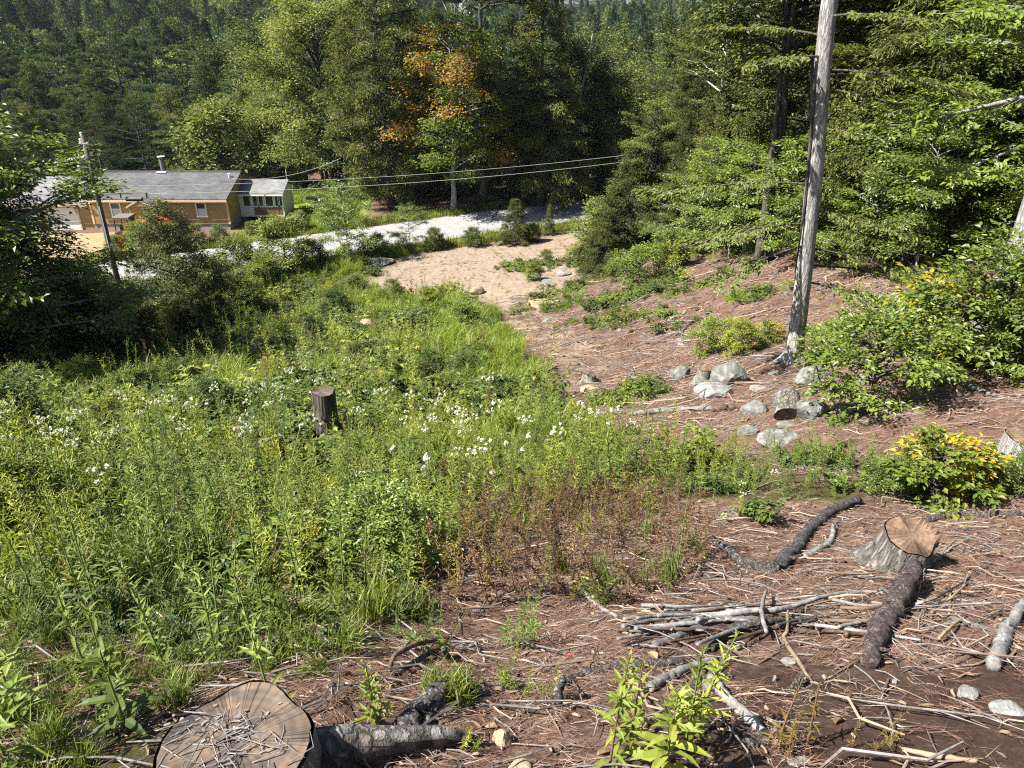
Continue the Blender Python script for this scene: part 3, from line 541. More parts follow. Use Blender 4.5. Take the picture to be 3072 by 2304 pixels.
part('fascia', M['trim'], lambda g: [prism(g, [(4.5 + s * 1.02, 2.06), (4.5 + s * 1.02, 2.16), (4.5, 2.73), (4.5, 2.62)][::s], -1.39, -1.36) for s in (1, -1)], pr)
part('gable_panel', M['siding'], lambda g: prism(g, [(3.75, 2.2), (5.25, 2.2), (4.5, 2.62)], -1.34, -1.30), pr)
for x in (3.7, 5.3): part('post', M['olive'], lambda g: box(g, (x, -1.25, 1.1), (.1, .1, 2.1)), pr)
part('porch_floor', M['olive'], lambda g: box(g, (4.5, -.72, .36), (1.8, 1.3, .12)), pr)
part('outdoor_light', M['white'], lambda g: box(g, (5.45, -.06, 2.1), (.14, .12, .16)))
# garage wing
part('wall', M['siding'], lambda g: prism(g, [(.22, -.5), (DW - .4, -.5), (DW - .4, 2.12), (DW / 2, 3.2), (.22, 2.12)], -LG, -.004, axis='x'))
gr = part('roof', M['shinglelight'], lambda g: roofslab(g, -LG - .2, -.13, .22, 3.24, 2.14, DW / 2))
part('fascia', M['trim'], lambda g: box(g, (-LG / 2 - .1, -.19, 1.98), (LG, .03, .14)), gr)
for xc in (-2.35, -5.35):
    gd = part('garage_door', M['trim'], lambda g: [box(g, c, s) for c, s in (((xc - 1.26, .19, .6), (.12, .07, 2.1)), ((xc + 1.26, .19, .6), (.12, .07, 2.1)), ((xc, .19, 1.78), (1.9, .07, .12)))] + [prism(g, p, .16, .225) for p in ([(xc + 1.2, 1.44), (xc + 1.32, 1.44), (xc + .95, 1.84), (xc + .95, 1.72)], [(xc - 1.32, 1.44), (xc - 1.2, 1.44), (xc - .95, 1.72), (xc - .95, 1.84)])])
    for k in range(4): part('panel', M['white'], lambda g: prism(g, [(xc - 1.19, -.42 + k * .535), (xc + 1.19, -.42 + k * .535), (xc + (1.19 if k < 3 else .95), .1 + k * .535), (xc - (1.19 if k < 3 else .95), .1 + k * .535)], .17, .215), gd)
part('wall_lamp', M['white'], lambda g: box(g, (-.75, .15, 1.75), (.16, .12, .14)))
# sunroom
SX, SY, SL = LM + .01, 2.8, 3.5
part('sunroom_wall', M['white'], lambda g: prism(g, [(SY, .34), (SY + 3, .34), (SY + 3, 2.22), (SY + 1.7, 2.72), (SY, 2.22)], SX, SX + SL, axis='x'))
sr = part('sunroom_roof', M['shinglelight'], lambda g: roofslab(g, SX, SX + SL + .18, SY, 2.86, 2.26, SY + 1.7, over=.28))
part('fascia', M['white'], lambda g: box(g, (SX + SL / 2, SY - .3, 2.13), (SL + .3, .03, .12)), sr)
sd_ = part('sunroom_door', M['white'], lambda g: box(g, (SX + .62, SY - .02, 1.28), (.78, .04, 1.8)))
part('pane', M['glass'], lambda g: box(g, (SX + .62, SY - .045, 1.65), (.5, .02, .8)), sd_)
for x, w in ((1.28, .38), (1.75, .36), (2.42, .66), (3.02, .3), (3.32, .26)): window(SX + x, 1.22, 2.04, w * .86, SY, mull=False)
for x, w in ((1.65, 1.05), (2.8, 1.1)): part('lower_panel', M['sunpanel'], lambda g: box(g, (SX + x, SY - .015, .78), (w, .03, .62)))
part('skirt_board', M['white'], lambda g: box(g, (SX + SL / 2, SY - .03, .42), (SL, .06, .12)))
for x in (.15, 1.7, 3.35): part('pier', M['concrete'], lambda g: box(g, (SX + x, SY + .3, .0), (.2, .2, .67)))
# ------------------------------------------------------------------ utility pole, wires, tractor, roadside things
PX, PY = -23.75, 44.1; pz = float(terrain(PX, PY))
pole = bpy.data.objects.new('utility_pole', None); C.objects.link(pole); pole.location = (PX, PY, pz); tag(pole, 'dark wooden utility pole with a grey transformer can, beside the road', 'utility pole')
M['polewood'] = surf('pole_wood', (.06, .05, .042), (.15, .125, .105), 10, (1, 1, .1), .9, .4)
part('post', M['polewood'], lambda g: tube(g, [(0, 0, -.6), (0, 0, 3), (.02, 0, 6), (0, 0, 9.4)], [.17, .155, .135, .115], 12), pole, True)
part('transformer', M['steel'], lambda g: (tube(g, [(-.42, -.05, 7.45), (-.42, -.05, 7.5), (-.42, -.05, 8.22), (-.42, -.05, 8.26)], [.2, .23, .23, .25], 16), tube(g, [(-.42, -.05, 8.26), (-.42, -.05, 8.55)], [.05, .03], 8), box(g, (-.2, 0, 7.6), (.25, .06, .08)), box(g, (-.2, 0, 8.05), (.25, .06, .08))), pole)
for dx, dz in ((-.18, 9.1), (.18, 8.95), (-.05, 9.45)): part('insulator', M['white'], lambda g: tube(g, [(dx, 0, dz - .1), (dx, 0, dz), (dx, 0, dz + .02), (dx, 0, dz + .1), (dx, 0, dz + .15)], [.05, .075, .045, .07, .03], 10), pole)
part('bracket', M['steel'], lambda g: box(g, (0, -.1, 9.0), (.5, .05, .06)), pole)
part('guard_strip', M['steel'], lambda g: box(g, (.05, -.16, 4.2), (.05, .03, 2.6)), pole)
def wire(name, a, b, sag, r, mat, label):
    t = np.linspace(0, 1, 33)[:, None]; p = np.array(a) * (1 - t) + np.array(b) * t; p[:, 2] -= (sag * 4 * t * (1 - t))[:, 0]
    g = Geo(); tube(g, p, r, 5); return tag(link(name, g.mesh(name, mat, True)), label, 'overhead wire')
M['wire'] = plain('black_cable', (.03, .03, .03), .45, spec=.6); M['wirepale'] = plain('bright_cable', (.40, .40, .40), .4)
wire('overhead_wire', (PX, PY, 6.65), (11, 52.3, 7.3), .55, .011, M['wirepale'], 'upper of the two long wires crossing in front of the dark trees')
wire('overhead_wire', (PX, PY, 6.2), (11, 52.3, 6.9), .6, .012, M['wirepale'], 'lower of the two long wires crossing in front of the dark trees')
wire('overhead_wire', (PX, PY, 5.7), (-46, 38, 5.9), .4, .018, M['wire'], 'dark wire running left from the pole across the garage roof')
wire('overhead_wire', (PX - .18, PY, 9.15), (-48, 38, 9.4), .5, .014, M['wire'], 'topmost wire leaving the pole head towards the left edge')
wire('service_wire', (-21.75, 60.6, 3.55), (-13.6, 62.6, 4.75), .55, .014, M['wirepale'], 'slack bright wire hanging from the house end into the light green tree')
cs = bpy.data.objects.new('cable_splice_case', None); C.objects.link(cs); cs.location = (-21.85, 44.5, 6.05); tag(cs, 'black splice case hung on the cable just right of the pole', 'cable box')
part('case', M['blackpaint'], lambda g: tube(g, [(-.5, 0, -.22), (-.46, 0, -.22), (.46, 0, -.22), (.5, 0, -.22)], [.06, .13, .13, .06], 12), cs)
for x in (-.75, .75): part('hanger', M['blackpaint'], lambda g: box(g, (x, 0, -.02), (.06, .05, .32)), cs)
part('strand', M['blackpaint'], lambda g: tube(g, [(-.9, 0, .12), (.9, 0, .12)], .02, 6), cs)
gx = atpx(398, 55.2); tr = bpy.data.objects.new('tractor', None); C.objects.link(tr); tr.location = tuple(gx); tag(tr, 'orange compact tractor with loader arms parked before the house', 'tractor')
part('hood', M['orange'], lambda g: (prism(g, [(.45, .55), (1.75, .55), (1.78, 1.02), (1.6, 1.1), (.45, 1.2)], -.36, .36), box(g, (1.79, 0, .8), (.03, .5, .35))), tr)
part('chassis', M['blackpaint'], lambda g: box(g, (.4, 0, .48), (2.3, .42, .26)), tr)
for sd in (1, -1): part('fender', M['orange'], lambda g: box(g, (-.35, sd * .52, 1.02), (.85, .3, .06)), tr)
part('rear_body', M['orange'], lambda g: box(g, (-.2, 0, .74), (.9, .7, .3)), tr)
part('seat', M['blackpaint'], lambda g: (box(g, (-.3, 0, .98), (.45, .45, .12)), box(g, (-.52, 0, 1.22), (.1, .45, .45))), tr)
part('steering_wheel', M['blackpaint'], lambda g: tube(g, [(.28 + .02 * math.cos(a), .18 * math.cos(a), 1.3 + .18 * math.sin(a)) for a in np.linspace(0, 6.283, 14)], .018, 5), tr)
cab = part('cab_roof', M['darkbrick'], lambda g: prism(g, [(-.85, 1.98), (.42, 1.98), (.36, 2.08), (-.78, 2.08)], -.62, .62), tr)
for x0, x1 in ((.4, .22), (-.72, -.7)):
    for sd in (1, -1): part('cab_post', M['blackpaint'], lambda g: tube(g, [(x0, sd * .55, .95), (x1, sd * .5, 1.98)], .035, 6), cab)
part('windshield', M['glass'], lambda g: box(g, (.3, 0, 1.52), (.015, .98, .8)), cab)
def wheel(x, y, r, w):
    t = part('wheel', M['rubber'], lambda g: tube(g, [(x, y - w / 2, r), (x, y - w / 2 + .03, r), (x, y + w / 2 - .03, r), (x, y + w / 2, r)], [r * .86, r, r, r * .86], 20), tr)
    part('rim', M['orange'], lambda g: tube(g, [(x, y - w / 2 - .01, r), (x, y + w / 2 + .01, r)], r * .5, 14), t)
for s in (1, -1): wheel(-.4, s * .6, .55, .34); wheel(1.35, s * .52, .36, .24)
la = part('loader_arm', M['orange'], lambda g: [tube(g, [(.75, s * .5, .9), (.95, s * .5, 1.45), (1.3, s * .5, 1.78), (1.9, s * .5, 1.86), (2.7, s * .5, 1.62), (3.1, s * .5, 1.2)], [.09, .1, .1, .1, .09, .07], 6) for s in (1, -1)] + [tube(g, [(2.2, -.5, 1.76), (2.2, .5, 1.76)], .05, 6)], tr)
part('bucket', M['steel'], lambda g: prism(g, [(2.95, .75), (3.55, .7), (3.05, 1.3), (2.9, 1.25)], -.75, .75), la)
mb = bpy.data.objects.new('roadside_box', None); C.objects.link(mb); q = atpx(962, 62.5); mb.location = tuple(q); tag(mb, 'dark boxy roadside object on a leaning pale post by the lawn', 'mailbox')
part('post', M['straw'], lambda g: tube(g, [(.55, .1, -.2), (.1, 0, .9), (-.05, 0, 1.3)], .06, 6), mb)
bx_ = part('box', M['blackpaint'], lambda g: (prism(g, [(-.3, 1.3), (.3, 1.3), (.3, 1.55), (.2, 1.72), (-.2, 1.72), (-.3, 1.55)], -.35, .35), box(g, (-.62, .0, 1.62), (.7, .35, .22))), mb)
part('label_plate', M['white'], lambda g: box(g, (.12, -.36, 1.52), (.16, .02, .12)), bx_)
q = atpx(867, 73.6); g = Geo(); tube(g, [(0, 0, -.3), (0, 0, 1.5), (.02, 0, 3.1)], [.05, .045, .04], 8); tag(link('lawn_pole', g.mesh('lawn_pole', M['steel'], True), loc=tuple(q)), 'thin upright pale pole at the back of the lawn', 'pole')
# dry stone edge between the lawn and the road: every stone a thing
def rock_mesh(seed, sx, sy, sz, lv=3, rough=.22):
    import bmesh
    bm = bmesh.new(); bmesh.ops.create_icosphere(bm, subdivisions=lv, radius=1)
    rs = np.random.default_rng(seed); pl = nrm(rs.normal(size=(9, 3))); dc = rs.uniform(.62, .95, 9); off = rs.random(3) * 20
    for v in bm.verts:
        p = np.array(v.co); f = 1.0
        for a, c in zip(pl, dc):
            dt = p @ a
            if dt > c: f = min(f, c / dt)
        p = p * f; s = p * 2.2 + off
        k = 1 + rough * (float(vnoise(s[0] + s[2] * .7, s[1] - s[2] * .6, seed)) - .5) + rough * .35 * (float(vnoise(s[0] * 3 + s[2], s[1] * 3 - s[2], seed + 1)) - .5)
        v.co = Vector(p * k * np.array([sx, sy, sz]))
    me = bpy.data.meshes.new('rock'); bm.to_mesh(me); bm.free(); return me
def rock(name, px, py, wpx, hpx, mat, label, cat='rock', seed=0, flat=False, sink=.3, depth_k=.85, rz=None, group=None, lv=3):
    q = P(px, py + hpx * .45); dep = q[1] * cp + (CAMZ - q[2]) * sp; w = wpx / F * dep; h = hpx / F * dep * (1.0 if not flat else .55)
    me = rock_mesh(seed or int(px * 7 + py), w / 2 * 1.08, w / 2 * depth_k, max(h * .62, .015), lv); me.materials.append(M[mat])
    o = link(name, me, loc=(q[0], q[1] + w * .3, float(terrain(q[0], q[1] + w * .3)) + h * (.5 - sink)), rot=(0, 0, rz if rz is not None else rng.normal(0, .25)))
    return tag(o, label, cat, group)
for k in range(16):
    px = 700 + k * 10 + rng.normal(0, 2); q = atpx(px, 56.4 + .12 * k + rng.normal(0, .1)); s = rng.uniform(.14, .27)
    me = rock_mesh(300 + k, s, s * .8, s * .6, 2); me.materials.append(M['rock'])
    tag(link('edging_stone', me, loc=(q[0], q[1], q[2] + s * .3)), 'pale stone in the loose row below the sunroom garden', 'stone', 'row of stones edging the garden')

# ------------------------------------------------------------------ trees
# left foreground stand in the shade
for px, Y, h, k, lb in ((118, 21.5, 7.2, 'sapB', 'dark leafy sapling nearest the left edge, overlapping the garage'), (215, 24.5, 7.0, 'hemT', 'dark young hemlock standing left of the utility pole'), (20, 23.5, 9.0, 'hemT', 'dark young hemlock cut by the left edge of the picture'), (-70, 20.5, 8.0, 'sapA', 'shaded leafy sapling at the far left edge'), (300, 27, 3.6, 'sapB', 'low dark sapling in the shade under the utility pole'), (60, 26.5, 7.0, 'hemT', 'dark hemlock behind the others at the left edge'), (150, 23, 8.3, 'hemT', 'tallest dark hemlock of the left foreground stand'), (270, 25.5, 4.4, 'hemT', 'dark hemlock just left of the pole foot'), (350, 25, 2.6, 'hemS', 'low dark hemlock in the shade right of the pole foot'), (60, 21, 3.2, 'hemS', 'low black-green hemlock at the left edge, nearest of the stand'), (200, 22, 2.6, 'hemS', 'low dark hemlock behind the little pale spruce'), (470, 26.5, 2.2, 'hemS', 'dark low hemlock at the lower edge of the shaded stand'), (570, 28, 2.4, 'hemS', 'dark low hemlock at the right end of the shaded stand'), (400, 29.5, 2.6, 'hemS', 'small dark hemlock in the shade left of the forked young pine')):
    K[k].put(atpx(px, Y), h, ang(), lb, 'tree')
for x, Y, h, k in ((-21.5, 19, 15, 'fcA'), (-22.5, 25, 15, 'fcB'), (-20, 13.5, 13, 'fcC'), (-27, 30, 14, 'fcA'), (-26, 22, 16, 'fcC')):
    K[k].put((x, Y, float(terrain(x, Y))), h, ang(), 'tall broadleaf tree just beyond the left edge of the clearing', 'tree', 'trees beyond the left edge')
K['pineS'].put(atpx(556, 33.5), (6.9, 5.6), 1.1, 'young pine with a visible thin trunk in front of the house', 'tree')
for px, Y, h, k, lb in ((650, 35, 3.0, 'hemS', 'dark round young hemlock right beside the young pine'), (715, 38, 2.3, 'shrubA', 'grey-green shrub right of the dark round hemlock'), (470, 36, 2.2, 'shrubB', 'dark shrub left of the young pine, in front of the road'),
                        (860, 47.5, 3.4, 'shrubA', 'broad pale shrub at the near road edge, left of the slim sapling'), (800, 44, 2.0, 'shrubB', 'green shrub on the bank below the broad pale shrub'), (620, 28, 2.6, 'hemS', 'dark low hemlock below the young pine'), (520, 31, 2.0, 'hemS', 'small hemlock at the foot of the young pine')):
    K[k].put(atpx(px, Y), h, ang(), lb, 'shrub' if 'shrub' in k else 'tree')
for px, Y, h, k, lb in ((430, 52.5, 2.0, 'shrubB', 'rounded bush half hiding the tractor'), (350, 51.5, 1.5, 'shrubA', 'grey-green bush on the far verge right of the pole'), (520, 53.5, 1.7, 'shrubB', 'bush under the right window of the house'), (590, 54.3, 1.5, 'shrubA', 'pale bush at the house corner'), (660, 55.0, 1.2, 'shrubB', 'low leafy bush before the sunroom step'), (760, 56.8, 1.1, 'shrubA', 'pale bush behind the row of edging stones'), (830, 57.6, 1.3, 'shrubB', 'green bush at the right front of the sunroom'), (905, 58.5, 1.4, 'shrubA', 'bush at the lawn corner by the road'), (985, 60.5, 1.5, 'shrubB', 'dark bush below the leaning roadside post'), (470, 50.0, 1.3, 'shrubA', 'low bush on the far road edge below the tractor')):
    K[k].put(atpx(px, Y), h, ang(), lb, 'shrub')
for px, Y, h, k, lb in ((640, 41.5, 2.6, 'shrubA', 'pale shrub between the young pine and the road'), (725, 46, 2.7, 'shrubA', 'pale shrub at the near road edge above the dark hemlock'), (940, 49.5, 1.7, 'shrubB', 'green shrub at the near road edge right of the broad pale one'), (1130, 51.5, 1.5, 'shrubB', 'dark low shrub between the two road-edge saplings'), (1310, 53.5, 1.4, 'shrubA', 'low pale shrub right of the bright road-edge sapling'), (1420, 54, 1.2, 'shrubB', 'low green shrub left of the bushy roadside conifer'), (1600, 55, 1.2, 'shrubA', 'low shrub right of the bushy roadside conifer'), (300, 41, 2.2, 'shrubA', 'pale shrub at the foot of the utility pole')):
    K[k].put(atpx(px, Y), h, ang(), lb, 'shrub')
for px, py, h, k, lb in ((745, 960, 1.5, 'shrubB', 'dark leafy bush left of the white boulder row'), (690, 935, 1.7, 'shrubA', 'pale leafy bush above the bright white boulder'), (1010, 965, 1.5, 'shrubB', 'dark green bush behind the pale tan boulder'), (1290, 940, 1.2, 'shrubB', 'bush behind the broad grey boulder'), (1395, 1000, 1.2, 'shrubB', 'dark bush right of the small grey boulder'), (1070, 890, 1.2, 'shrubA', 'pale bush below the long pale boulder'), (1185, 900, 1.1, 'shrubA', 'pale bush at the lower edge of the straw'), (940, 1030, 1.0, 'shrubB', 'bush below the white boulder'), (1290, 1150, .8, 'shrubB', 'dark low bramble in the middle of the weeds'), (1400, 1165, .8, 'shrubB', 'dark low bramble right of the middle one'), (1080, 1110, .8, 'shrubA', 'pale low bush above the tall post-like stump'), (560, 1205, .9, 'shrubB', 'dark bramble mound left of the post-like stump'), (650, 1265, .8, 'shrubB', 'dark bramble mound nearer than its neighbour left of the post-like stump'), (400, 1225, .8, 'shrubB', 'bramble mound behind the half-buried pale log'), (380, 1340, .8, 'shrubB', 'dark bramble mound below the half-buried pale log'), (110, 1215, .8, 'shrubA', 'pale bush at the left end of the half-buried log'), (250, 1180, .8, 'shrubB', 'bramble mound right below the little spruce'), (1500, 1240, .7, 'shrubB', 'low bramble at the right end of the weeds'), (540, 1330, .6, 'yellow', 'low bush with yellow leaves among the left weeds'), (30, 1420, 1.1, 'shrubB', 'dark bush cut by the left edge in the weeds'), (60, 1650, .7, 'shrubB', 'dark broad-leaved bush at the left edge'), (1160, 1720, .55, 'bright', 'bright bramble bush at the edge of the withered weeds'), (1100, 1640, .5, 'bright', 'bright bush just behind the bramble by the withered weeds')):
    K[k].put(P(px, py), h, ang(), lb, 'shrub')
K['sapA'].put(atpx(1045, 50.5), 5.2, ang(), 'slim leafy sapling standing alone before the road', 'tree')
K['sapB'].put(atpx(1228, 53.5), 3.1, ang(), 'bright sapling with bare lower stems at the road edge', 'tree')
K['hemS'].put(atpx(1545, 54.5), 3.3, ang(), 'bushy young conifer at the road edge before the maple', 'tree')
K['hemS'].put(atpx(1648, 57), (2.4, 1.2), ang(), 'narrow little conifer at the road edge', 'tree')
for px, Y, h, k, lb in ((1815, 39.5, 3.6, 'hemS', 'leftmost young hemlock of the clump above the white log'), (1880, 41.5, 6.2, 'hemS', 'taller young hemlock in the clump above the white log'), (1945, 44, 7.5, 'hemS', 'tall hemlock behind the clump above the white log'), (1790, 43, 3.6, 'shrubA', 'grey-leaved shrub at the left foot of the hemlock clump'), (2060, 40, 8.5, 'hemB', 'hemlock right of the clump above the white log'), (2010, 33.5, 1.6, 'shrubB', 'low dark shrub right of the white log'), (1860, 36.5, 1.3, 'shrubB', 'low shrub at the foot of the hemlock clump')):
    K[k].put(atpx(px, Y), h, ang(), lb, 'shrub' if 'shrub' in k else 'tree')
# trees beyond the road, told apart
for px, Y, h, k, lb, rz in ((1000, 75, 15.5, 'light', 'big light green broadleaf tree behind the lawn', 0.3), (1172, 65.5, 21, 'hemA', 'tall dark hemlock left of the orange-tinged maple', 0), (1362, 64.2, 14.2, 'maple', 'maple with orange and red branches beyond the road', 2.1),
                            (1452, 66.5, 22, 'pineB', 'tall dark pine with a bare trunk behind the maple', 1.0), (1618, 66.5, 18.5, 'hemB', 'broad hemlock right of the orange-tinged maple', 0.5), (1075, 70, 9.5, 'sapA', 'slender pale-leaved tree beside the light green tree', 1.2), (1270, 70, 13.5, 'hemB', 'grey-green hemlock between the tall hemlock and the maple', 2.0),
                            (1730, 72, 13, 'brA', 'dark broadleaf tree at the bend of the road', 0.2), (700, 80, 9, 'shrubA', 'tall bushy willow-like shrub behind the house end', 0.1), (850, 82, 10, 'light', 'smaller light green tree behind the sunroom', 1.9), (1550, 70, 15, 'hemA', 'narrow hemlock behind the bushy roadside conifer', 1.0)):
    K[k].put(atpx(px, Y), h, rz, lb, 'tree')
# the rows behind: individuals that nothing tells apart share a label
def where(px, Y):
    a = ', behind the garage' if px < 280 else ', behind the house ridge' if px < 700 else ', behind the light green tree' if px < 1130 else ', behind the maple' if px < 1500 else ', behind the bend of the road' if px < 1800 else ', left of the right woods'
    return a + (' in front' if Y < 86 else ' in the second row' if Y < 100 else ' in the third row' if Y < 115 else ' farthest back')
def row(kinds, pxs, Y, dY, h, dh, labels, group):
    for i, px in enumerate(pxs):
        y = Y + rng.normal(0, dY); k = kinds[int(rng.integers(len(kinds)))]
        K[k].put(atpx(px + rng.normal(0, 14), y), h + rng.uniform(-dh, dh), ang(), labels[k[:3]] + where(px, Y), 'tree', group[k[:3]])
LB = {'pin': 'blue-green pine in the stand', 'hem': 'dark hemlock in the stand', 'brA': 'bushy broadleaf tree', 'brB': 'bushy broadleaf tree', 'lig': 'light-leaved tree'}
GP = {'pin': 'pines behind the house', 'hem': 'hemlocks behind the house', 'brA': 'broadleaf trees beyond the road', 'brB': 'broadleaf trees beyond the road', 'lig': 'light trees beyond the road'}
row(['pineA', 'pineB'], range(-160, 700, 125), 83, 2, 11, 1.5, LB, GP)
row(['pineA', 'pineB', 'hemA'], range(-200, 780, 100), 95, 3, 15.5, 2, LB, GP)
row(['pineA', 'pineB', 'hemB'], range(-240, 1000, 92), 108, 3, 20, 2, LB, GP)
row(['pineA', 'pineB', 'pineA', 'brB'], range(-240, 1000, 84), 124, 4, 22.5, 2, LB, GP)
LB2 = dict(LB, hem='dark shaded hemlock', pin='deep-standing pine'); GP2 = dict(GP, hem='hemlocks beyond the road', pin='pines beyond the road')
row(['brA', 'hemA', 'brB'], range(1130, 1780, 88), 77, 1.5, 11.5, 1.5, LB2, GP2)
row(['brA', 'hemB', 'pineA'], range(780, 1800, 92), 88, 2.5, 13.5, 1.5, LB2, GP2)
row(['brA', 'brB', 'hemB'], range(1700, 2260, 86), 74, 3, 9.5, 1.5, LB2, GP2)
row(['brA', 'brB', 'brA', 'pineA'], range(1100, 2500, 90), 108, 4, 16.5, 2, LB2, GP2)
row(['brA', 'brB', 'pineB'], range(1100, 2500, 90), 130, 4, 20.5, 2, LB2, GP2)
# right-hand woods on the slope
big = atpx(2378, 13.8)
def bigtree():
    r = bpy.data.objects.new('maple_tree', None); C.objects.link(r); r.location = tuple(big); tag(r, 'big pale grey trunk rising alone at the edge of the right woods', 'tree')
    g = Geo(); zz = np.array([-.3, 0, .25, .8, 2, 4, 5.5, 7, 10, 15]); x = np.array([.02, 0, 0, -.02, -.1, -.26, -.40, -.5, -.7, -1.2]); rr = np.array([.27, .23, .18, .155, .147, .14, .133, .13, .115, .06])
    zf = np.linspace(-.3, 15, 46); tube(g, np.stack([np.interp(zf, zz, x), .03 * np.sin(zf * 1.3), zf], 1), np.interp(zf, zz, rr), 20, wob=.035)
    for a in range(5): an = a * 1.256 + .4; tube(g, [(.05 * math.cos(an), .05 * math.sin(an), .32), (.2 * math.cos(an), .2 * math.sin(an), .08), (.42 * math.cos(an), .42 * math.sin(an), -.1)], [.09, .07, .03], 7)
    link('trunk', g.mesh('trunk', M['barkgrey'], True), r)
    g = Geo(); tube(g, [(-.30, -.10, 1.9), (-.34, -.1, 3.2), (-.43, -.08, 4.3), (-.5, -.06, 5.0), (-.62, -.02, 5.6)], [.012, .022, .032, .038, .03], 8, wob=.1); link('dead_limb', g.mesh('dead_limb', M['barkdark'], True), r)
    g, lg = Geo(), Geo(); rs = np.random.default_rng(77); S, D, L = [], [], []
    for z, az, ln, e in ((5.3, 10, 2.7, 3), (5.4, -25, 2.2, 2), (5.7, 60, 2.0, 6), (5.6, 200, 1.6, 4), (5.9, 150, 1.8, 12), (6.2, -60, 1.8, 8), (5.1, -8, 1.9, -4), (2.35, -12, 1.9, -4), (2.0, 12, 2.6, -3), (1.7, -5, 2.3, -8), (3.05, -20, 1.7, -2), (2.8, 190, 2.4, 2), (3.5, 175, 2.6, 5), (2.4, 205, 1.9, -3)):
        h = np.array([math.cos(R(az)), math.sin(R(az)), math.tan(R(e))]); p0 = np.array([np.interp(z, zz, x), 0, z]); s = np.linspace(0, 1, 7)[:, None]
        pl = p0 + h * ln * s + np.array([0, 0, -.18 * ln]) * s * s; tube(g, pl, .02 * (1 - s[:, 0] * .8) + .003, 5, cap=False)
        n = 22; ss = .15 + .85 * rs.random(n); st = np.stack([np.interp(ss, s[:, 0], pl[:, j]) for j in range(3)], 1); sg = rs.choice([-1, 1], n)
        S.append(st); D.append(nrm(np.tile(h, (n, 1)) + np.cross(h, [0, 0, 1.]) * sg[:, None] * rs.uniform(.5, 1.2, (n, 1)) - [0, 0, .15])); L.append(ln * .3 * rs.uniform(.4, 1.1, n))
    S, D, L = map(np.concatenate, (S, D, L)); sub2(g, S, D, L, .004); link('limb', g.mesh('limb', M['barkdark'], True), r)
    n = 7500; bi = rs.choice(len(S), n, p=L / L.sum()); t = rs.random(n); pos = S[bi] + D[bi] * (L[bi] * t)[:, None] + rs.normal(0, .025, (n, 3)); sg = rs.choice([-1, 1], n)[:, None]
    leaves(lg, pos, D[bi] + np.cross(D[bi], [0, 0, 1.]) * sg * 1.1 + rs.normal(0, .2, (n, 3)) - [0, 0, .5], np.array([0, 0, 1.]) + rs.normal(0, .25, (n, 3)), rs.uniform(.07, .125, n), rs.uniform(.035, .05, n), tint=np.clip(rs.normal(.55, .2, n), 0, 1))
    link('crown', lg.mesh('crown', M['light']), r)
bigtree()
K['lean'] = Kit('maple_tree', dict(seed=31, h=16, base=.45, rad=4.6, nl=46, leaf=.17, nleaf=20000, sub=12, mat='forest', bark='barkgrey', r0=.2, flat=.4, lean=.02, sv=.4, pj=1.4))
K['twin'] = Kit('maple_tree', dict(seed=33, h=16, base=.4, rad=3.6, nl=40, leaf=.17, nleaf=18000, sub=12, mat='forest', bark='barkdark', r0=.14, flat=.4, sv=.4, pj=1.4))
K['lean'].put(P(2968, 1010), 15, 0.2, 'leaning pale trunk at the far right edge', 'tree', lean=(0, R(1)))
K['twin'].put(atpx(2275, 27.5), 16, 2.1, 'left of the twin pale-brown trunks behind the big grey trunk', 'tree', lean=(0, R(3)))
K['twin'].put(atpx(2300, 28), 17, 4.0, 'right of the twin pale-brown trunks behind the big grey trunk', 'tree', lean=(0, R(4)))
K['birch'] = Kit('birch_tree', dict(seed=32, h=13, base=.5, rad=2.6, nl=30, leaf=.15, nleaf=7000, sub=10, mat='forest', bark='barkpale', r0=.11, flat=.3))
K['birch'].put(atpx(2108, 37), 13, 1.0, 'thin pale birch trunk in the left part of the right woods', 'tree')
K['birch'].put(atpx(2820, 27), 16, 3.0, 'slim pale trunk high in the right woods above the overhanging spray', 'tree')
K['birch'].put(atpx(2700, 24.5), 15, 5.0, 'thin leaning stem among the dark leaves of the right woods', 'tree', lean=(0, R(5)))
edge = np.interp
def edgeY(px): return np.interp(px, [1800, 2050, 2200, 2350, 2500, 2700, 2900, 3100, 3500], [43, 36, 31, 27, 23, 20.5, 19.5, 18.5, 17])
RW = {'fcA': 'dense beech in the right woods', 'fcB': 'spreading beech in the right woods', 'fcC': 'maple with a grey trunk in the right woods', 'hem': 'dark hemlock in the right woods'}
cnt = 0
for ring, (off, step, hh) in enumerate(((3.2, 200, 12.5), (7.5, 170, 15.5), (13, 190, 17), (20, 210, 18), (29, 230, 19))):
    for px in np.arange(1960 + 40 * ring, 3900, step):
        pp = px + rng.normal(0, 25); Y = float(edgeY(pp)) + off + rng.normal(0, .8)
        if ring == 0 and 2300 < pp < 2480: Y += 2
        k = ['fcA', 'fcB', 'fcC', 'hemB'][int(rng.choice(4, p=[.38, .32, .2, .10]))]
        if pp < 2200: k = ['hemB', 'fcA', 'hemA', 'fcC'][int(rng.integers(4))]
        q = atpx(pp, Y); side = float(np.clip((pp - 1960) / 300, .72, 1))
        K[k].put(q, (hh + rng.normal(0, 1)) * side, ang(), RW[k if k in RW else 'hem'] + (', at its sunlit edge' if ring == 0 else ', behind its edge'), 'tree', 'woods on the right slope, ' + ('edge trees' if ring == 0 else 'inner trees'))
SG = {'sapA': 'feathery beech sapling at the woods edge,', 'sapB': 'wide-layered beech sapling at the woods edge,'}
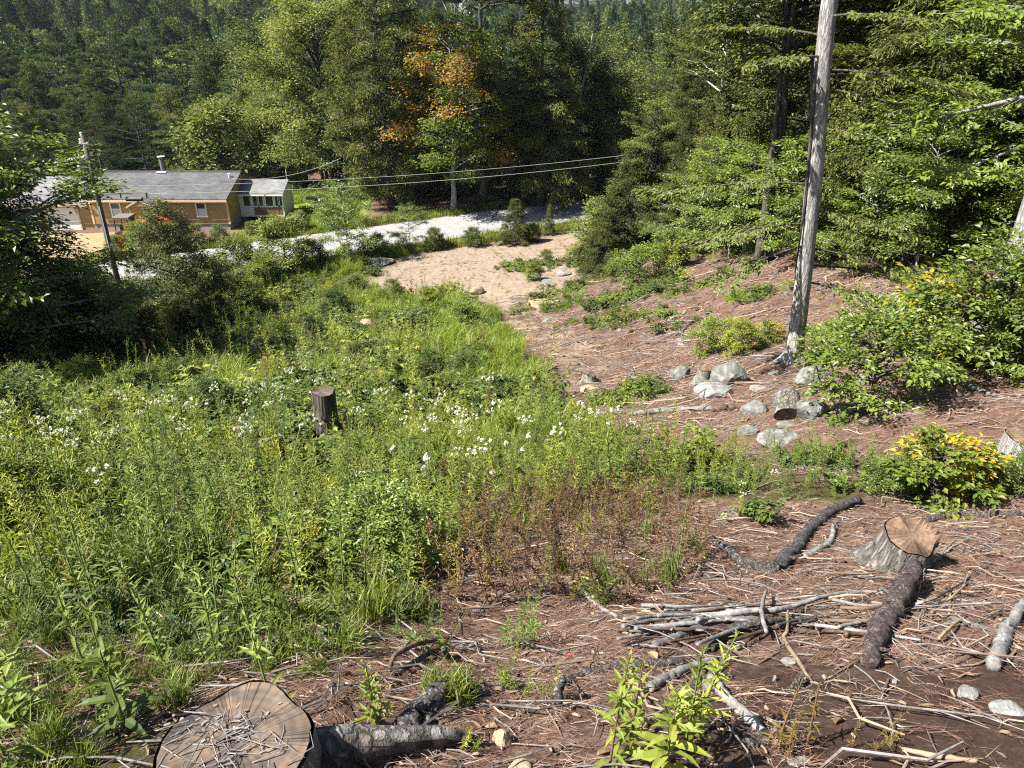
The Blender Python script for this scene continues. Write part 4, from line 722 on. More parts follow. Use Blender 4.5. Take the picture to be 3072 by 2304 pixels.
for px in np.arange(2030, 3150, 72):
    pp = px + rng.normal(0, 18); k = ['sapA', 'sapB'][int(rng.integers(2))]
    K[k].put(atpx(pp, float(edgeY(pp)) + rng.uniform(-.6, 1.8)), rng.uniform(2.4, 5.2), ang(), SG[k] + (' left of the big grey trunk' if pp < 2330 else ' just right of the big grey trunk' if pp < 2700 else ' near the right edge'), 'tree', 'saplings along the right woods')
# overhanging sunlit sprays at the upper right
K['over'] = Kit('beech_tree', dict(seed=41, h=9, base=.25, rad=3.2, nl=30, leaf=.12, nleaf=8000, sub=11, mat='beech', bark='barkgrey', flat=.22, el=(-8, 35), subl=.4, r0=.08))
K['over'].put((9.3, 11.6, float(terrain(9.3, 11.6))), 9.5, 2.2, 'sunlit beech reaching in over the right edge with layered sprays', 'tree')
K['over'].put((10.2, 14.4, float(terrain(10.2, 14.4))), 10.5, 4.4, 'second sunlit beech at the right edge, behind the overhanging one', 'tree')
for px, py, h, k, lb in ((2600, 1235, 1.35, 'bright', 'large bright green shrub above the pale boulders'), (2480, 1090, .75, 'bright', 'small bright shrub at the foot of the big grey trunk'), (2700, 1060, .9, 'bright', 'bright green shrub right of the big grey trunk'), (2960, 1120, 1.7, 'bright', 'tall bright shrub with yellow leaves at the right edge'), (2860, 1080, 1.2, 'yellow', 'shrub with a yellow left side near the right edge'), (3060, 1130, 1.0, 'bright', 'bright shrub cut by the right edge'), (3060, 1010, .9, 'bright', 'leafy bright shrub below the leaning trunk'), (2130, 1060, .8, 'bright', 'pale green shrub above the root-flared stump'), (2220, 1065, .75, 'shrubB', 'dark rounded shrub beside the pale green one'), (2300, 1030, .45, 'yellow', 'small yellow-tinged shrub left of the big grey trunk'),
                         (2790, 1500, .56, 'yellow', 'round shrub with bright yellow leaves behind the right stump'), (2670, 1490, .36, 'bright', 'low green shrub left of the yellow-leaved one'), (2920, 1470, .34, 'bright', 'low green shrub right of the yellow-leaved one'), (3060, 1470, .32, 'bright', 'low shrub in front of the pale stump at the right edge'), (1915, 850, 1.5, 'bright', 'bright sapling in front of the white log'), (300, 1105, 1.25, 'spruce', 'little pale spruce at the edge of the left shade'), (1640, 790, .8, 'shrubB', 'low shrub near the straw-covered patch'), (1600, 840, .9, 'shrubB', 'dark green shrub beside the flat grey slab'), (1720, 800, .8, 'shrubB', 'green shrub behind the flat grey slab')):
    q = P(px, py); K[k].put(q, h, ang(), lb, 'shrub' if k != 'spruce' else 'tree')
# dead snags and the bare sapling
def stickmesh(name, pts, r, mat, label, cat, seg=8, wob=.08, parent=None, group=None):
    pts = np.array(pts, float); n = max(8, len(pts) * 6); k = np.linspace(0, len(pts) - 1, n)
    def cr(a):                                   # smooth through the points
        i = np.clip(np.floor(k).astype(int), 0, len(a) - 2); t = (k - i)[:, None]; p = lambda j: a[np.clip(i + j, 0, len(a) - 1)]
        return .5 * (2 * p(0) + (p(1) - p(-1)) * t + (2 * p(-1) - 5 * p(0) + 4 * p(1) - p(2)) * t ** 2 + (3 * p(0) - p(-1) - 3 * p(1) + p(2)) * t ** 3)
    c = cr(pts); r0 = np.atleast_1d(r); thick = r0.mean() > .024
    if thick:
        lin = np.stack([np.interp(k, range(len(pts)), pts[:, q]) for q in range(3)], 1); c = c * .45 + lin * .55
    rad = np.interp(k, np.linspace(0, len(pts) - 1, len(r0)), r0); c[1:-1] += rng.normal(0, np.minimum(rad[1:-1, None] * (.16 if thick else .1), .012), (n - 2, 3)) * [1, 1, .6]
    rad = rad * (.92 + .22 * vnoise(np.arange(n) * .45 + c[0, 0] * 37, np.zeros(n) + c[0, 1] * 11, 3)); o = c[0].copy(); g = Geo()
    if thick:
        c = np.concatenate([c[:1] - (c[1] - c[0]) * .1, c, c[-1:] + (c[-1] - c[-2]) * .2]); rad = np.concatenate([[rad[0] * .55], rad, [rad[-1] * .4]])
        tube(g, c - o, rad, max(seg, 12), wob=.13)
        for q in range(int(2 + 2 * rng.random())):
            m = int(rng.integers(2, n)); a = rng.random() * 6.28; d = nrm(np.array([math.cos(a), math.sin(a), .35 + .5 * rng.random()])); L = rad[m] * (1.2 + 1.3 * rng.random()); tube(g, [c[m] - o, c[m] - o + d * L * .8, c[m] - o + d * L * 1.15], [rad[m] * .42, rad[m] * .26, rad[m] * .14], 7, wob=.2)
    else: tube(g, c - o, rad, seg, wob=wob)
    ob = link(name, g.mesh(name, M[mat], True), parent, tuple(o)); return tag(ob, label, cat, group) if label else ob
q = atpx(1715, 70); stickmesh('dead_snag', [q + [0, 0, 0], q + [.2, 0, 5], q + [.5, 0, 8.5], q + [1.1, 0, 12.2], q + [1.25, 0, 13.4]], [.2, .16, .12, .09, .03], 'barkpale', 'broken white dead trunk standing against the far woods', 'dead tree')
q = atpx(1395, 72); r = bpy.data.objects.new('dead_tree', None); C.objects.link(r); r.location = tuple(q); tag(r, 'leafless grey tree top behind the orange-tinged maple', 'dead tree')
g = Geo(); tube(g, [(0, 0, -.2), (.1, 0, 8), (0, 0, 14), (.1, .1, 18)], [.22, .15, .08, .02], 8); link('trunk', g.mesh('trunk', M['barkpale'], True), r)
g = Geo(); rs = np.random.default_rng(5)
for i in range(60):
    z = 9.5 + 8 * rs.random(); a = rs.random() * 6.28; L = rs.uniform(1.2, 3.2) * (1.25 - (z - 9) / 12); p = np.array([0, 0, z]); dd = np.array([math.cos(a), math.sin(a), rs.uniform(.5, 1.6)]); tube(g, [p, p + dd * L * .4, p + dd * L * .8 + [0, 0, .25 * L]], [.04, .025, .006], 4)
link('limb', g.mesh('limb', M['barkpale'], True), r)
b0 = P(2547, 978); stickmesh('bare_sapling', [b0, b0 + [-.03, 0, .45], b0 + [-.05, 0, .9], b0 + [-.2, 0, 1.35], b0 + [-.3, .1, 1.7]], [.022, .018, .014, .008, .003], 'straw', 'thin leafless forked sapling beside the big grey trunk', 'sapling')
stickmesh('fork', [np.array([-.05, 0, .85]), np.array([.1, 0, 1.2]), np.array([.22, 0, 1.75])], [.012, .008, .003], 'straw', None, None, parent=bpy.data.objects['bare_sapling'])
# ------------------------------------------------------------------ scattered stuff (one geometry-nodes object each)
def eulers(nm, az):
    """rotations that lay +Z along the normals nm, turned by az about it (XYZ euler)"""
    z = nrm(nm); ref = np.stack([np.cos(az), np.sin(az), np.zeros_like(az)], -1); y = nrm(np.cross(z, ref)); x = np.cross(y, z)
    ey = -np.arcsin(np.clip(x[:, 2], -1, 1)); ex = np.arctan2(y[:, 2], z[:, 2]); ez = np.arctan2(x[:, 1], x[:, 0])
    return np.stack([ex, ey, ez], -1)
def tnormal(x, y, e=.15):
    return nrm(np.stack([-(terrain(x + e, y) - terrain(x - e, y)) / (2 * e), -(terrain(x, y + e) - terrain(x, y - e)) / (2 * e), np.ones_like(x)], -1))
def scatter(name, meshes, pts, rot, scl, idx, label, cat):
    col = bpy.data.collections.new(name + '_kinds')
    for k, me in enumerate(meshes):
        o = bpy.data.objects.new('%s_kind_%02d' % (name, k), me); col.objects.link(o)
    me = bpy.data.meshes.new(name); me.vertices.add(len(pts)); me.vertices.foreach_set('co', pts.astype(np.float32).ravel())
    a = me.attributes.new('rot', 'FLOAT_VECTOR', 'POINT'); a.data.foreach_set('vector', rot.astype(np.float32).ravel())
    a = me.attributes.new('scl', 'FLOAT', 'POINT'); a.data.foreach_set('value', np.asarray(scl, np.float32))
    a = me.attributes.new('idx', 'INT', 'POINT'); a.data.foreach_set('value', np.asarray(idx, np.int32))
    ob = link(name, me); ng = bpy.data.node_groups.new(name, 'GeometryNodeTree')
    ng.interface.new_socket('Geometry', in_out='INPUT', socket_type='NodeSocketGeometry'); ng.interface.new_socket('Geometry', in_out='OUTPUT', socket_type='NodeSocketGeometry')
    n, l = ng.nodes, ng.links; gi = n.new('NodeGroupInput'); go = n.new('NodeGroupOutput'); ip = n.new('GeometryNodeInstanceOnPoints'); ci = n.new('GeometryNodeCollectionInfo')
    ci.inputs['Collection'].default_value = col; ci.inputs['Separate Children'].default_value = True; ci.inputs['Reset Children'].default_value = True
    def na(nm, t):
        x = n.new('GeometryNodeInputNamedAttribute'); x.data_type = t; x.inputs['Name'].default_value = nm; return [o for o in x.outputs if o.enabled][0]
    er = n.new('FunctionNodeEulerToRotation'); l.new(na('rot', 'FLOAT_VECTOR'), er.inputs[0])
    ip.inputs['Pick Instance'].default_value = True
    l.new(gi.outputs[0], ip.inputs['Points']); l.new(ci.outputs[0], ip.inputs['Instance']); l.new(na('idx', 'INT'), ip.inputs['Instance Index']); l.new(er.outputs[0], ip.inputs['Rotation']); l.new(na('scl', 'FLOAT'), ip.inputs['Scale']); l.new(ip.outputs[0], go.inputs[0])
    md = ob.modifiers.new('scatter', 'NODES'); md.node_group = ng
    return stuff(ob, label, cat)
def upright(n, tilt=.12, rs=rng):
    return np.stack([rs.normal(0, tilt, n), rs.normal(0, tilt, n), rs.random(n) * 6.283], -1)
# hillside forest beyond the valley
def crown_mesh(seed, r, h, n, lf, mat, cone):
    rs = np.random.default_rng(seed); g = Geo(); u = rs.random(n) ** .8; a = rs.random(n) * 6.283
    lump = 1 + .35 * np.sin(a * 3 + u * 9 + seed) * np.cos(u * 14 + seed * 2)
    rad = r * ((1 - u) ** .7 if cone else np.sqrt(np.clip(1 - (u * 1.9 - .75) ** 2 / 1.4, .02, 1))) * lump * (.45 + .55 * np.sqrt(rs.random(n)))
    pos = np.stack([np.cos(a) * rad, np.sin(a) * rad, h * (.12 + .88 * u)], 1); out = pos * [1, 1, .2] + rs.normal(0, r * .5, (n, 3)); out[:, 2] -= .2 * r
    leaves(g, pos, out, np.array([0, 0, 1.]) + rs.normal(0, .5, (n, 3)), lf * rs.uniform(.6, 1.3, n), lf * rs.uniform(.3, .6, n), tint=np.clip(rs.normal(.5, .25, n), 0, 1)); tube(g, [(0, 0, -1), (0, 0, h * .8)], [.2, .08], 5)
    return g.mesh('crown_kind', M[mat])
rs = np.random.default_rng(3)
ck = [crown_mesh(1, 3.4, 15, 1500, .75, 'farcanopy', False), crown_mesh(2, 3.0, 14, 1400, .75, 'farcanopy', False), crown_mesh(3, 3.6, 17, 1500, .75, 'farcanopy', True), crown_mesh(4, 3.0, 19, 1500, .7, 'pine', True), crown_mesh(5, 4.0, 15, 1600, .8, 'farcanopy', False)]
Yc = np.sqrt(rs.uniform(138 ** 2, 760 ** 2, 9500)); Xc = rs.uniform(-.86, .86, 9500) * (Yc + 10)
Y2 = np.sqrt(rs.uniform(760 ** 2, 1700 ** 2, 9000)); X2 = rs.uniform(-.8, .8, 9000) * Y2
Yc, Xc = np.concatenate([Yc, Y2]), np.concatenate([Xc, X2]); far = np.concatenate([np.ones(9500), np.full(9000, 1.5)])
scatter('hillside_forest', ck, np.stack([Xc, Yc, terrain(Xc, Yc) - .3], 1), upright(len(Xc), .04, rs), far * rs.uniform(.75, 1.3, len(Xc)), rs.choice(5, len(Xc), p=[.22, .22, .2, .2, .16]), 'unbroken mixed forest covering the far hillside', 'forest')
# far mountain
def mountain():
    xs = np.linspace(-3600, 3600, 240); ys = np.linspace(2300, 5200, 60); X, Y = np.meshgrid(xs, ys)
    Z = -40 + 330 * sstep(2300, 4400, Y) * (.72 + .5 * vnoise(X / 900 + 5, Y / 1400, 2)) + 46 * vnoise(X / 220, Y / 260, 4) + 12 * vnoise(X / 45, Y / 45, 6) + 9 * vnoise(X / 17, Y / 17, 8)
    v = np.stack([X, Y, Z], -1).reshape(-1, 3); i = (np.arange(59)[:, None] * 240 + np.arange(239)[None]).ravel()
    g = Geo(); g.add(v, np.concatenate([np.stack([i, i + 1, i + 241], 1), np.stack([i, i + 241, i + 240], 1)]))
    struct(link('far_mountain', g.mesh('far_mountain', surf('mountain_forest', (.025, .05, .018), (.06, .095, .03), .03, rough=.95, bump=.8, dist=6, detail=10), True)))
mountain()
# ---- weeds of the clearing
def stalk(seed, h, n, ll, lw, mat='weed', branch=0, flower=None, nf=0, droop=.45, spread=1.0, bare=.08, six=True, stem='stemgreen'):
    rs = np.random.default_rng(seed); g = Geo(); k = 6; z = np.linspace(0, 1, k); bx, by = rs.normal(0, .06, 2) * h
    pl = np.stack([bx * z * z, by * z * z, h * z], 1); tube(g, pl, .0045 * (1 - z * .75) * (h / .9) ** .5 + .0008, 4, cap=False, mi=1)
    t = bare + (1 - bare) * np.sort(rs.random(n)) ** .9; a = np.arange(n) * 2.4 + rs.normal(0, .3, n)
    pos = np.stack([np.interp(t, z, pl[:, j]) for j in range(3)], 1); e = .55 + .5 * t + rs.normal(0, .2, n)
    ax = np.stack([np.cos(a) * np.cos(e) * spread, np.sin(a) * np.cos(e) * spread, np.sin(e)], 1); L = ll * (1.15 - .75 * t ** 1.5) * rs.uniform(.7, 1.2, n)
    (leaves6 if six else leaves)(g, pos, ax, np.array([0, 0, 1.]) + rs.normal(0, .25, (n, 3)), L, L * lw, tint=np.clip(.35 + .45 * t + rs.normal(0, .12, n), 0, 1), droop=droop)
    for b in range(branch):
        tb = rs.uniform(.45, .9); p0 = np.array([np.interp(tb, z, pl[:, j]) for j in range(3)]); ab = rs.random() * 6.28; Lb = h * rs.uniform(.18, .34); d = np.array([math.cos(ab) * .55, math.sin(ab) * .55, .85]); sub2(g, p0[None], d[None], np.array([Lb]), .002)
        m = max(6, n // 5); tt = rs.random(m); aa = rs.random(m) * 6.28; L = ll * .5 * rs.uniform(.5, 1, m)
        (leaves6 if six else leaves)(g, p0 + nrm(d[None]) * (Lb * tt)[:, None], np.stack([np.cos(aa), np.sin(aa), .8 + 0 * aa], 1), np.array([0, 0, 1.]) + rs.normal(0, .3, (m, 3)), L, L * lw, tint=np.clip(rs.normal(.7, .12, m), 0, 1), droop=droop)
    ms = [M[mat], M[stem]]
    if flower:
        ms.append(M[flower])
        for q in range(nf):
            c = pl[-1] + np.array([rs.normal(0, .035), rs.normal(0, .035), rs.normal(.01, .02)]) * (h / .8); m = 16; d = nrm(rs.normal(size=(m, 3)) + [0, 0, .4]); L = rs.uniform(.012, .022, m)
            k0 = len(g.f); leaves(g, np.tile(c, (m, 1)), d, rs.normal(size=(m, 3)), L, L * .9, droop=0); g.m[k0:] = [np.full(len(g.f[j]), 2, np.int32) for j in range(k0, len(g.f))]
    return g.mesh('weed_kind', ms)
def bramble(seed, h, r, n, ll, mat='bramble', lw=.7):
    rs = np.random.default_rng(seed); g = Geo(); nst = 9
    for i in range(nst):
        a = rs.random() * 6.28; L = rs.uniform(.5, 1); p = np.array([[0, 0, 0], [math.cos(a) * r * .35 * L, math.sin(a) * r * .35 * L, h * .75 * L], [math.cos(a) * r * L, math.sin(a) * r * L, h * L * rs.uniform(.7, 1)]]); tube(g, p, [.004, .003, .001], 3, cap=False, mi=1)
        m = n // nst // 3; t = .2 + .8 * rs.random(m); q = (1 - t)[:, None] ** 2 * p[0] + 2 * (t * (1 - t))[:, None] * p[1] * 1.1 + t[:, None] ** 2 * p[2]
        az = rs.random(m) * 6.28; tl = rs.uniform(.03, .09, m); pet = np.stack([np.cos(az), np.sin(az), .35 + 0 * az], 1) * tl[:, None]; ti = np.clip(rs.normal(.45, .2, m), 0, 1)
        for da in (-1.0, 0, 1.0):
            L3 = ll * rs.uniform(.7, 1.15, m); leaves(g, q + pet, np.stack([np.cos(az + da), np.sin(az + da), -.1 + 0 * az], 1), np.array([0, 0, 1.]) + rs.normal(0, .3, (m, 3)), L3, L3 * lw, tint=ti, droop=.2)
    return g.mesh('bramble_kind', [M[mat], M['stembrown']])
def grass(seed, h, n, r, mat='grass', w=.006, arch=.5):
    rs = np.random.default_rng(seed); g = Geo(); a = rs.random(n) * 6.28; b = rs.random((n, 2)) - .5; p0 = np.stack([b[:, 0] * r, b[:, 1] * r, np.zeros(n)], 1); L = h * rs.uniform(.5, 1.1, n); o = np.stack([np.cos(a), np.sin(a), 0 * a], 1); ar = rs.uniform(.2, 1.2, n)[:, None] * arch
    p1 = p0 + (o * ar * .25 + [0, 0, .55]) * L[:, None]; p2 = p0 + (o * ar + [0, 0, .9] - ar * [0, 0, .3]) * L[:, None]; s = np.stack([-np.sin(a), np.cos(a), 0 * a], 1) * w
    v = np.stack([p0 - s, p0 + s, p1 + s * .8, p1 - s * .8, p2], 1).reshape(-1, 3); i = np.arange(n)[:, None] * 5
    g.add(v, np.concatenate([i + [0, 1, 2], i + [0, 2, 3], i + [3, 2, 4]], 1).reshape(-1, 3), np.repeat(np.clip(rs.normal(.5, .22, n), 0, 1), 3).reshape(n, 3).T.ravel() * 0 + .5)
    return g.mesh('grass_kind', [M[mat]])
def fern(seed, r, n, mat='brightgrass'):
    rs = np.random.default_rng(seed); g = Geo()
    for i in range(8):
        a = i * .785 + rs.normal(0, .2); t = np.linspace(.15, 1, n); o = np.array([math.cos(a), math.sin(a), 0]); s = np.array([-math.sin(a), math.cos(a), 0]); L = r * rs.uniform(.7, 1.1)
        c = o * L * t[:, None] + np.array([0, 0, 1.]) * (L * (.75 * t - .55 * t * t))[:, None]; wl = L * .3 * np.sin(np.pi * np.clip(t * .92 + .08, 0, 1)) + .01
        for sg in (1, -1): leaves(g, c, s * sg + o * .35 - np.array([0, 0, .15]), np.tile([0, 0, 1.], (n, 1)), wl, .022 * r / .5 + 0 * wl, tint=np.clip(rs.normal(.5, .1, n), 0, 1), droop=.15)
    return g.mesh('fern_kind', [M[mat]])
WK = [stalk(1, .85, 60, .085, .17), stalk(2, 1.0, 72, .08, .16, branch=3), stalk(3, .7, 46, .09, .2), stalk(4, .95, 54, .10, .18, branch=2), stalk(5, .6, 40, .08, .24, branch=2),      # 0-4 tall narrow-leaved
      stalk(6, .8, 50, .08, .18, branch=4, flower='flower', nf=7), stalk(7, .95, 56, .08, .18, branch=4, flower='flower', nf=9), stalk(8, .7, 46, .08, .18, branch=3, flower='flower', nf=5),   # 5-7 with white heads
      bramble(9, .45, .40, 210, .075), bramble(10, .55, .48, 240, .08), bramble(11, .35, .38, 190, .07, lw=.8), bramble(12, .6, .42, 210, .09, mat='weed', lw=.5),             # 8-11 low brambles
      grass(13, .5, 60, .22), grass(14, .65, 60, .25, 'brightgrass'), grass(15, .35, 70, .3),                                            # 12-14 grass
      fern(16, .45, 13), fern(17, .55, 14),                                                                                              # 15-16 ferns
      stalk(18, .6, 44, .06, .25, 'dead', branch=4, stem='stembrown'), stalk(19, .75, 50, .06, .25, 'dead', branch=5, stem='stembrown', six=False), stalk(20, .65, 46, .06, .22, 'yellowing', branch=3, stem='stembrown'),  # 17-19 dead or yellowing
      stalk(21, .7, 40, .07, .2, branch=3, flower='yflower', nf=6)]                                                                     # 20 yellow heads
def sample(area, dens, zone, rs, z2=None):
    x0, x1, y0, y1 = area; n = int((x1 - x0) * (y1 - y0) * dens); x = rs.uniform(x0, x1, n); y = rs.uniform(y0, y1, n); z = terrain(x, y); px, py, dep = proj(x, y, z)
    ok = np.zeros(n, bool)
    for zn in zone: ok |= soft(px, py, zn, 26, 7)
    ok &= (np.abs(x) < y * .95 + 3.5); return x[ok], y[ok], z[ok], px[ok], py[ok]
rs = np.random.default_rng(8)
X, Y, I, S = [], [], [], []
def addw(x, y, i, s): X.append(x); Y.append(y); I.append(i); S.append(s)
def patch(x, y, sc, sd): return vnoise(x / sc, y / sc, sd)
for area, dens in (((-7, 4, 1.0, 4.2), 62), ((-9, 6, 4.2, 7), 42), ((-14, 9, 7, 13), 30), ((-22, 14, 13, 22), 18), ((-34, 16, 22, 34), 11), ((-46, 14, 34, 54), 7)):
    x, y, z, px, py = sample(area, dens, [Z_WEED, Z_FRINGE], rs); n = len(x); p = patch(x, y, 1.6, 31) + .25 * (rs.random(n) - .5); q = patch(x, y, 2.4, 33); nearw = py > 1390 + 60 * (rs.random(n) - .5); bare = (patch(x, y, .9, 36) > .88) & (py > 1500) & (py < 1900)
    tallp = np.where(py > 1700, .50, np.where(nearw, .84, np.where(py > 1150, .22, .26))); tall = rs.random(n) < tallp + (p - .5) * .5
    i = np.where(tall, rs.integers(0, 5, n), np.where(q > .58, rs.integers(12, 15, n), rs.choice([8, 9, 10, 11, 8, 9, 10, 15, 4], n)))
    i = np.where((py > 1750) & ~tall, rs.choice([12, 14, 14, 12, 10, 2], n), i); i = np.where((py > 1800) & (rs.random(n) < .5), rs.choice([12, 14], n), i)
    bright = ((px > 1300) & (px < 1700) & (py > 930) & (py < 1110)) | ((px > 800) & (px < 1080) & (py > 760) & (py < 850)) | ((px > 1050) & (px < 1250) & (py < 960) & (py > 860)); i = np.where(bright & (rs.random(n) < .7), 13, i)
    sc = rs.uniform(.55, 1.2, n) * np.where(y > 13, 1.2, 1) * np.where(y > 30, 1.25, 1) * (.5 + .95 * patch(x, y, 1.0, 40)); i = np.where((rs.random(n) < .045) & (py < 1900), rs.choice([17, 18, 19], n), i)
    lowp = (py < 1140) & (py > 1010) & (px < 500); sc = np.where(lowp, sc * .8, sc); sc = np.where(py > 1900, sc * .6, np.where(py > 1780, sc * .8, sc))
    k = ~bare; addw(x[k], y[k], i[k], sc[k])
    # flowering heads in their clusters
    fl = np.zeros(n)
    for cx, cy, r in ((90, 1430, 110), (250, 1460, 160), (450, 1440, 90), (600, 1340, 150), (1180, 1320, 70), (1360, 1480, 130), (1440, 1590, 120), (1500, 1480, 110), (1670, 1450, 80), (1800, 1440, 110), (830, 1610, 40), (1300, 1400, 160), (850, 1300, 200)): fl = np.maximum(fl, np.exp(-((px - cx) ** 2 + (py - 40 - cy) ** 2 * 2) / (2 * (r * .75) ** 2)))
    k = rs.random(n) < fl * .16 * np.where(y > 12, .6, 1); addw(x[k], y[k], rs.integers(5, 8, k.sum()), rs.uniform(.9, 1.2, k.sum()))
    k = (rs.random(n) < .5) & (((px - 1005) ** 2 + (py - 905) ** 2 < 32 ** 2)); addw(x[k], y[k], np.full(k.sum(), 20), np.full(k.sum(), 1.4))
Xw, Yw, Iw, Sw = map(np.concatenate, (X, Y, I, S))
def clear_of(x, y, spots):
    k = np.ones(len(x), bool)
    for (cx, cy, r) in spots: k &= (x - cx) ** 2 + (y - cy) ** 2 > r * r
    return k
st_big = P(708, 2245); st_tall = P(990, 1328); st_rt = P(2700, 1680)
SPOTS = [(st_big[0], st_big[1], .42), (st_big[0] - .1, st_big[1] - .4, .4), (st_tall[0], st_tall[1], .3), (st_tall[0], st_tall[1] - .45, .4), (st_tall[0] - .1, st_tall[1] - .85, .35), (0, 0, 1.7), (st_tall[0] + .02, st_tall[1] - 1.2, .5), (st_tall[0] + .02, st_tall[1] - 1.8, .5)]
for px, py, r in ((1203, 985, .6), (1100, 985, .5), (895, 975, .6), (1135, 790, .9), (1334, 1000, .4), (199, 1225, .35), (927, 1270, .5), (1203, 1010, .5), (895, 1000, .5), (1100, 1010, .5)):
    q = P(px, py); SPOTS.append((q[0], q[1] - .2, r))
k = clear_of(Xw, Yw, SPOTS); Xw, Yw, Iw, Sw = Xw[k], Yw[k], Iw[k], Sw[k]
rot = upright(len(Xw), .13, rs); bent = rs.random(len(Xw)) < .14; rot[bent, :2] *= 4; rot[:, 2] = rs.random(len(Xw)) * 6.28
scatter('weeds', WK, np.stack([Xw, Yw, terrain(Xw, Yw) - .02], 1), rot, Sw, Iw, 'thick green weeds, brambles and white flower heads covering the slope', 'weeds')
# dead brown patch, sparse plants on the litter, straw patch, lawn, road verges
X, Y, I, S = [], [], [], []
x, y, z, px, py = sample((-4, 6, 3, 9), 120, [Z_DEAD], rs); n = len(x); yel = (px < 1420) & (px > 1250); k = rs.random(n) < .15 + 1.0 * patch(x, y, .55, 61)
addw(x[k], y[k], np.where(yel & (rs.random(n) < .6), 19, np.where(rs.random(n) < .10, rs.choice([0, 2, 4, 12], n), rs.choice([17, 18, 17, 18, 19], n)))[k], (rs.uniform(.55, 1.05, n) * np.where(px < 1500, .85, .75))[k])
for cx, cy, nn, kinds, s in ((1600, 800, 90, (8, 10, 14), 1.2), (1700, 870, 60, (8, 10, 15), 1.1), (1850, 900, 60, (8, 10, 9), 1.1), (1960, 870, 40, (9, 10), 1.2), (1780, 960, 40, (10, 14, 12), 1.0), (1880, 960, 30, (8, 10), 1.0), (1640, 925, 40, (9, 13), 1.0), (2010, 970, 16, (8, 10), .9), (2290, 880, 40, (15, 10), 1.0), (2120, 850, 30, (8, 15), 1.0), (1880, 1190, 60, (8, 14, 10), .9), (2450, 1400, 50, (0, 2, 12, 8), .7), (2690, 1460, 30, (0, 2, 11), .6), (3000, 1420, 30, (11, 8, 0), .5), (2230, 1560, 8, (5, 8), .6), (1750, 1480, 20, (0, 2), .8),
                              (1530, 2075, 6, (2, 4), .42), (1310, 1960, 6, (2, 0), .5), (1560, 1930, 6, (2, 4), .5), (1620, 2100, 4, (2, 4), .35), (1390, 2230, 5, (4, 19), .3), (2330, 2260, 8, (19, 17), .4), (2600, 2230, 4, (19,), .35), (1350, 2080, 12, (12, 14), .5)):
    c = P(cx, cy); r = (95 if cy < 1400 else 60) / F * (c[1] * cp + (CAMZ - c[2]) * sp); a = rs.random(nn) * 6.28; rr = r * np.sqrt(rs.random(nn)); addw(c[0] + np.cos(a) * rr * 1.25, c[1] + np.sin(a) * rr, rs.choice(kinds, nn), s * rs.uniform(.5, 1.1, nn))
Xp, Yp, Ip, Sp = map(np.concatenate, (X, Y, I, S)); k = clear_of(Xp, Yp, SPOTS + [(st_rt[0], st_rt[1], .35)]); Xp, Yp, Ip, Sp = Xp[k], Yp[k], Ip[k], Sp[k]
scatter('dead_weeds', WK, np.stack([Xp, Yp, terrain(Xp, Yp) - .01], 1), upright(len(Xp), .27, rs), Sp, Ip, 'brown withered weed stalks and scattered low plants on the bare litter', 'weeds')
GK = [grass(51, .16, 40, .5, 'lawn', .012), grass(52, .22, 40, .5, 'lawn', .012), grass(53, .35, 40, .45, 'brightgrass', .01), grass(54, .3, 36, .4, 'yellowing', .008), grass(55, .5, 36, .5, 'grass', .012)]
x, y, z, px, py = sample((-34, -8, 55, 78), 7, [Z_LAWN], rs); k = np.abs((23 + x) * .473 + (49.5 - y) * .881) > 3.6
k &= ~((x > -40) & (x < -18.2) & (y > 57.5) & (y < 67)); x, y = x[k], y[k]
scatter('lawn_grass', GK, np.stack([x, y, terrain(x, y)], 1), upright(len(x), .05, rs), rs.uniform(.9, 1.7, len(x)), rs.integers(0, 3, len(x)), 'short bright lawn grass beside the sunroom', 'grass')
s = rs.uniform(-34, 52, 2600); off = np.where(rs.random(2600) < .55, rs.uniform(3.1, 5.4, 2600), -rs.uniform(3.1, 4.8, 2600)); x = A0[0] + .881 * s + .473 * off; y = A0[1] + .473 * s - .881 * off; cur = np.interp(s, [-34, -8, 16, 26, 36, 52], [.8, 0, -.3, -.2, .3, 1.8]); x += .473 * cur; y -= .881 * cur
k = ~((x < -30) & (off < 0)); x, y = x[k], y[k]
scatter('verge_grass', GK, np.stack([x, y, terrain(x, y)], 1), upright(len(x), .08, rs), rs.uniform(.8, 1.9, len(x)), rs.choice([2, 3, 4, 4, 2], len(x)), 'rough grass along both edges of the road', 'grass')
x, y, z, px, py = sample((-9, 12, 15, 56), 2.2, [Z_STRAW, Z_TRAIL], rs)
scatter('dry_grass', GK, np.stack([x, y, terrain(x, y)], 1), upright(len(x), .3, rs), rs.uniform(.25, .55, len(x)), rs.choice([3, 3, 3, 3], len(x)), 'thin yellow grass on the straw-covered bare ground', 'grass')
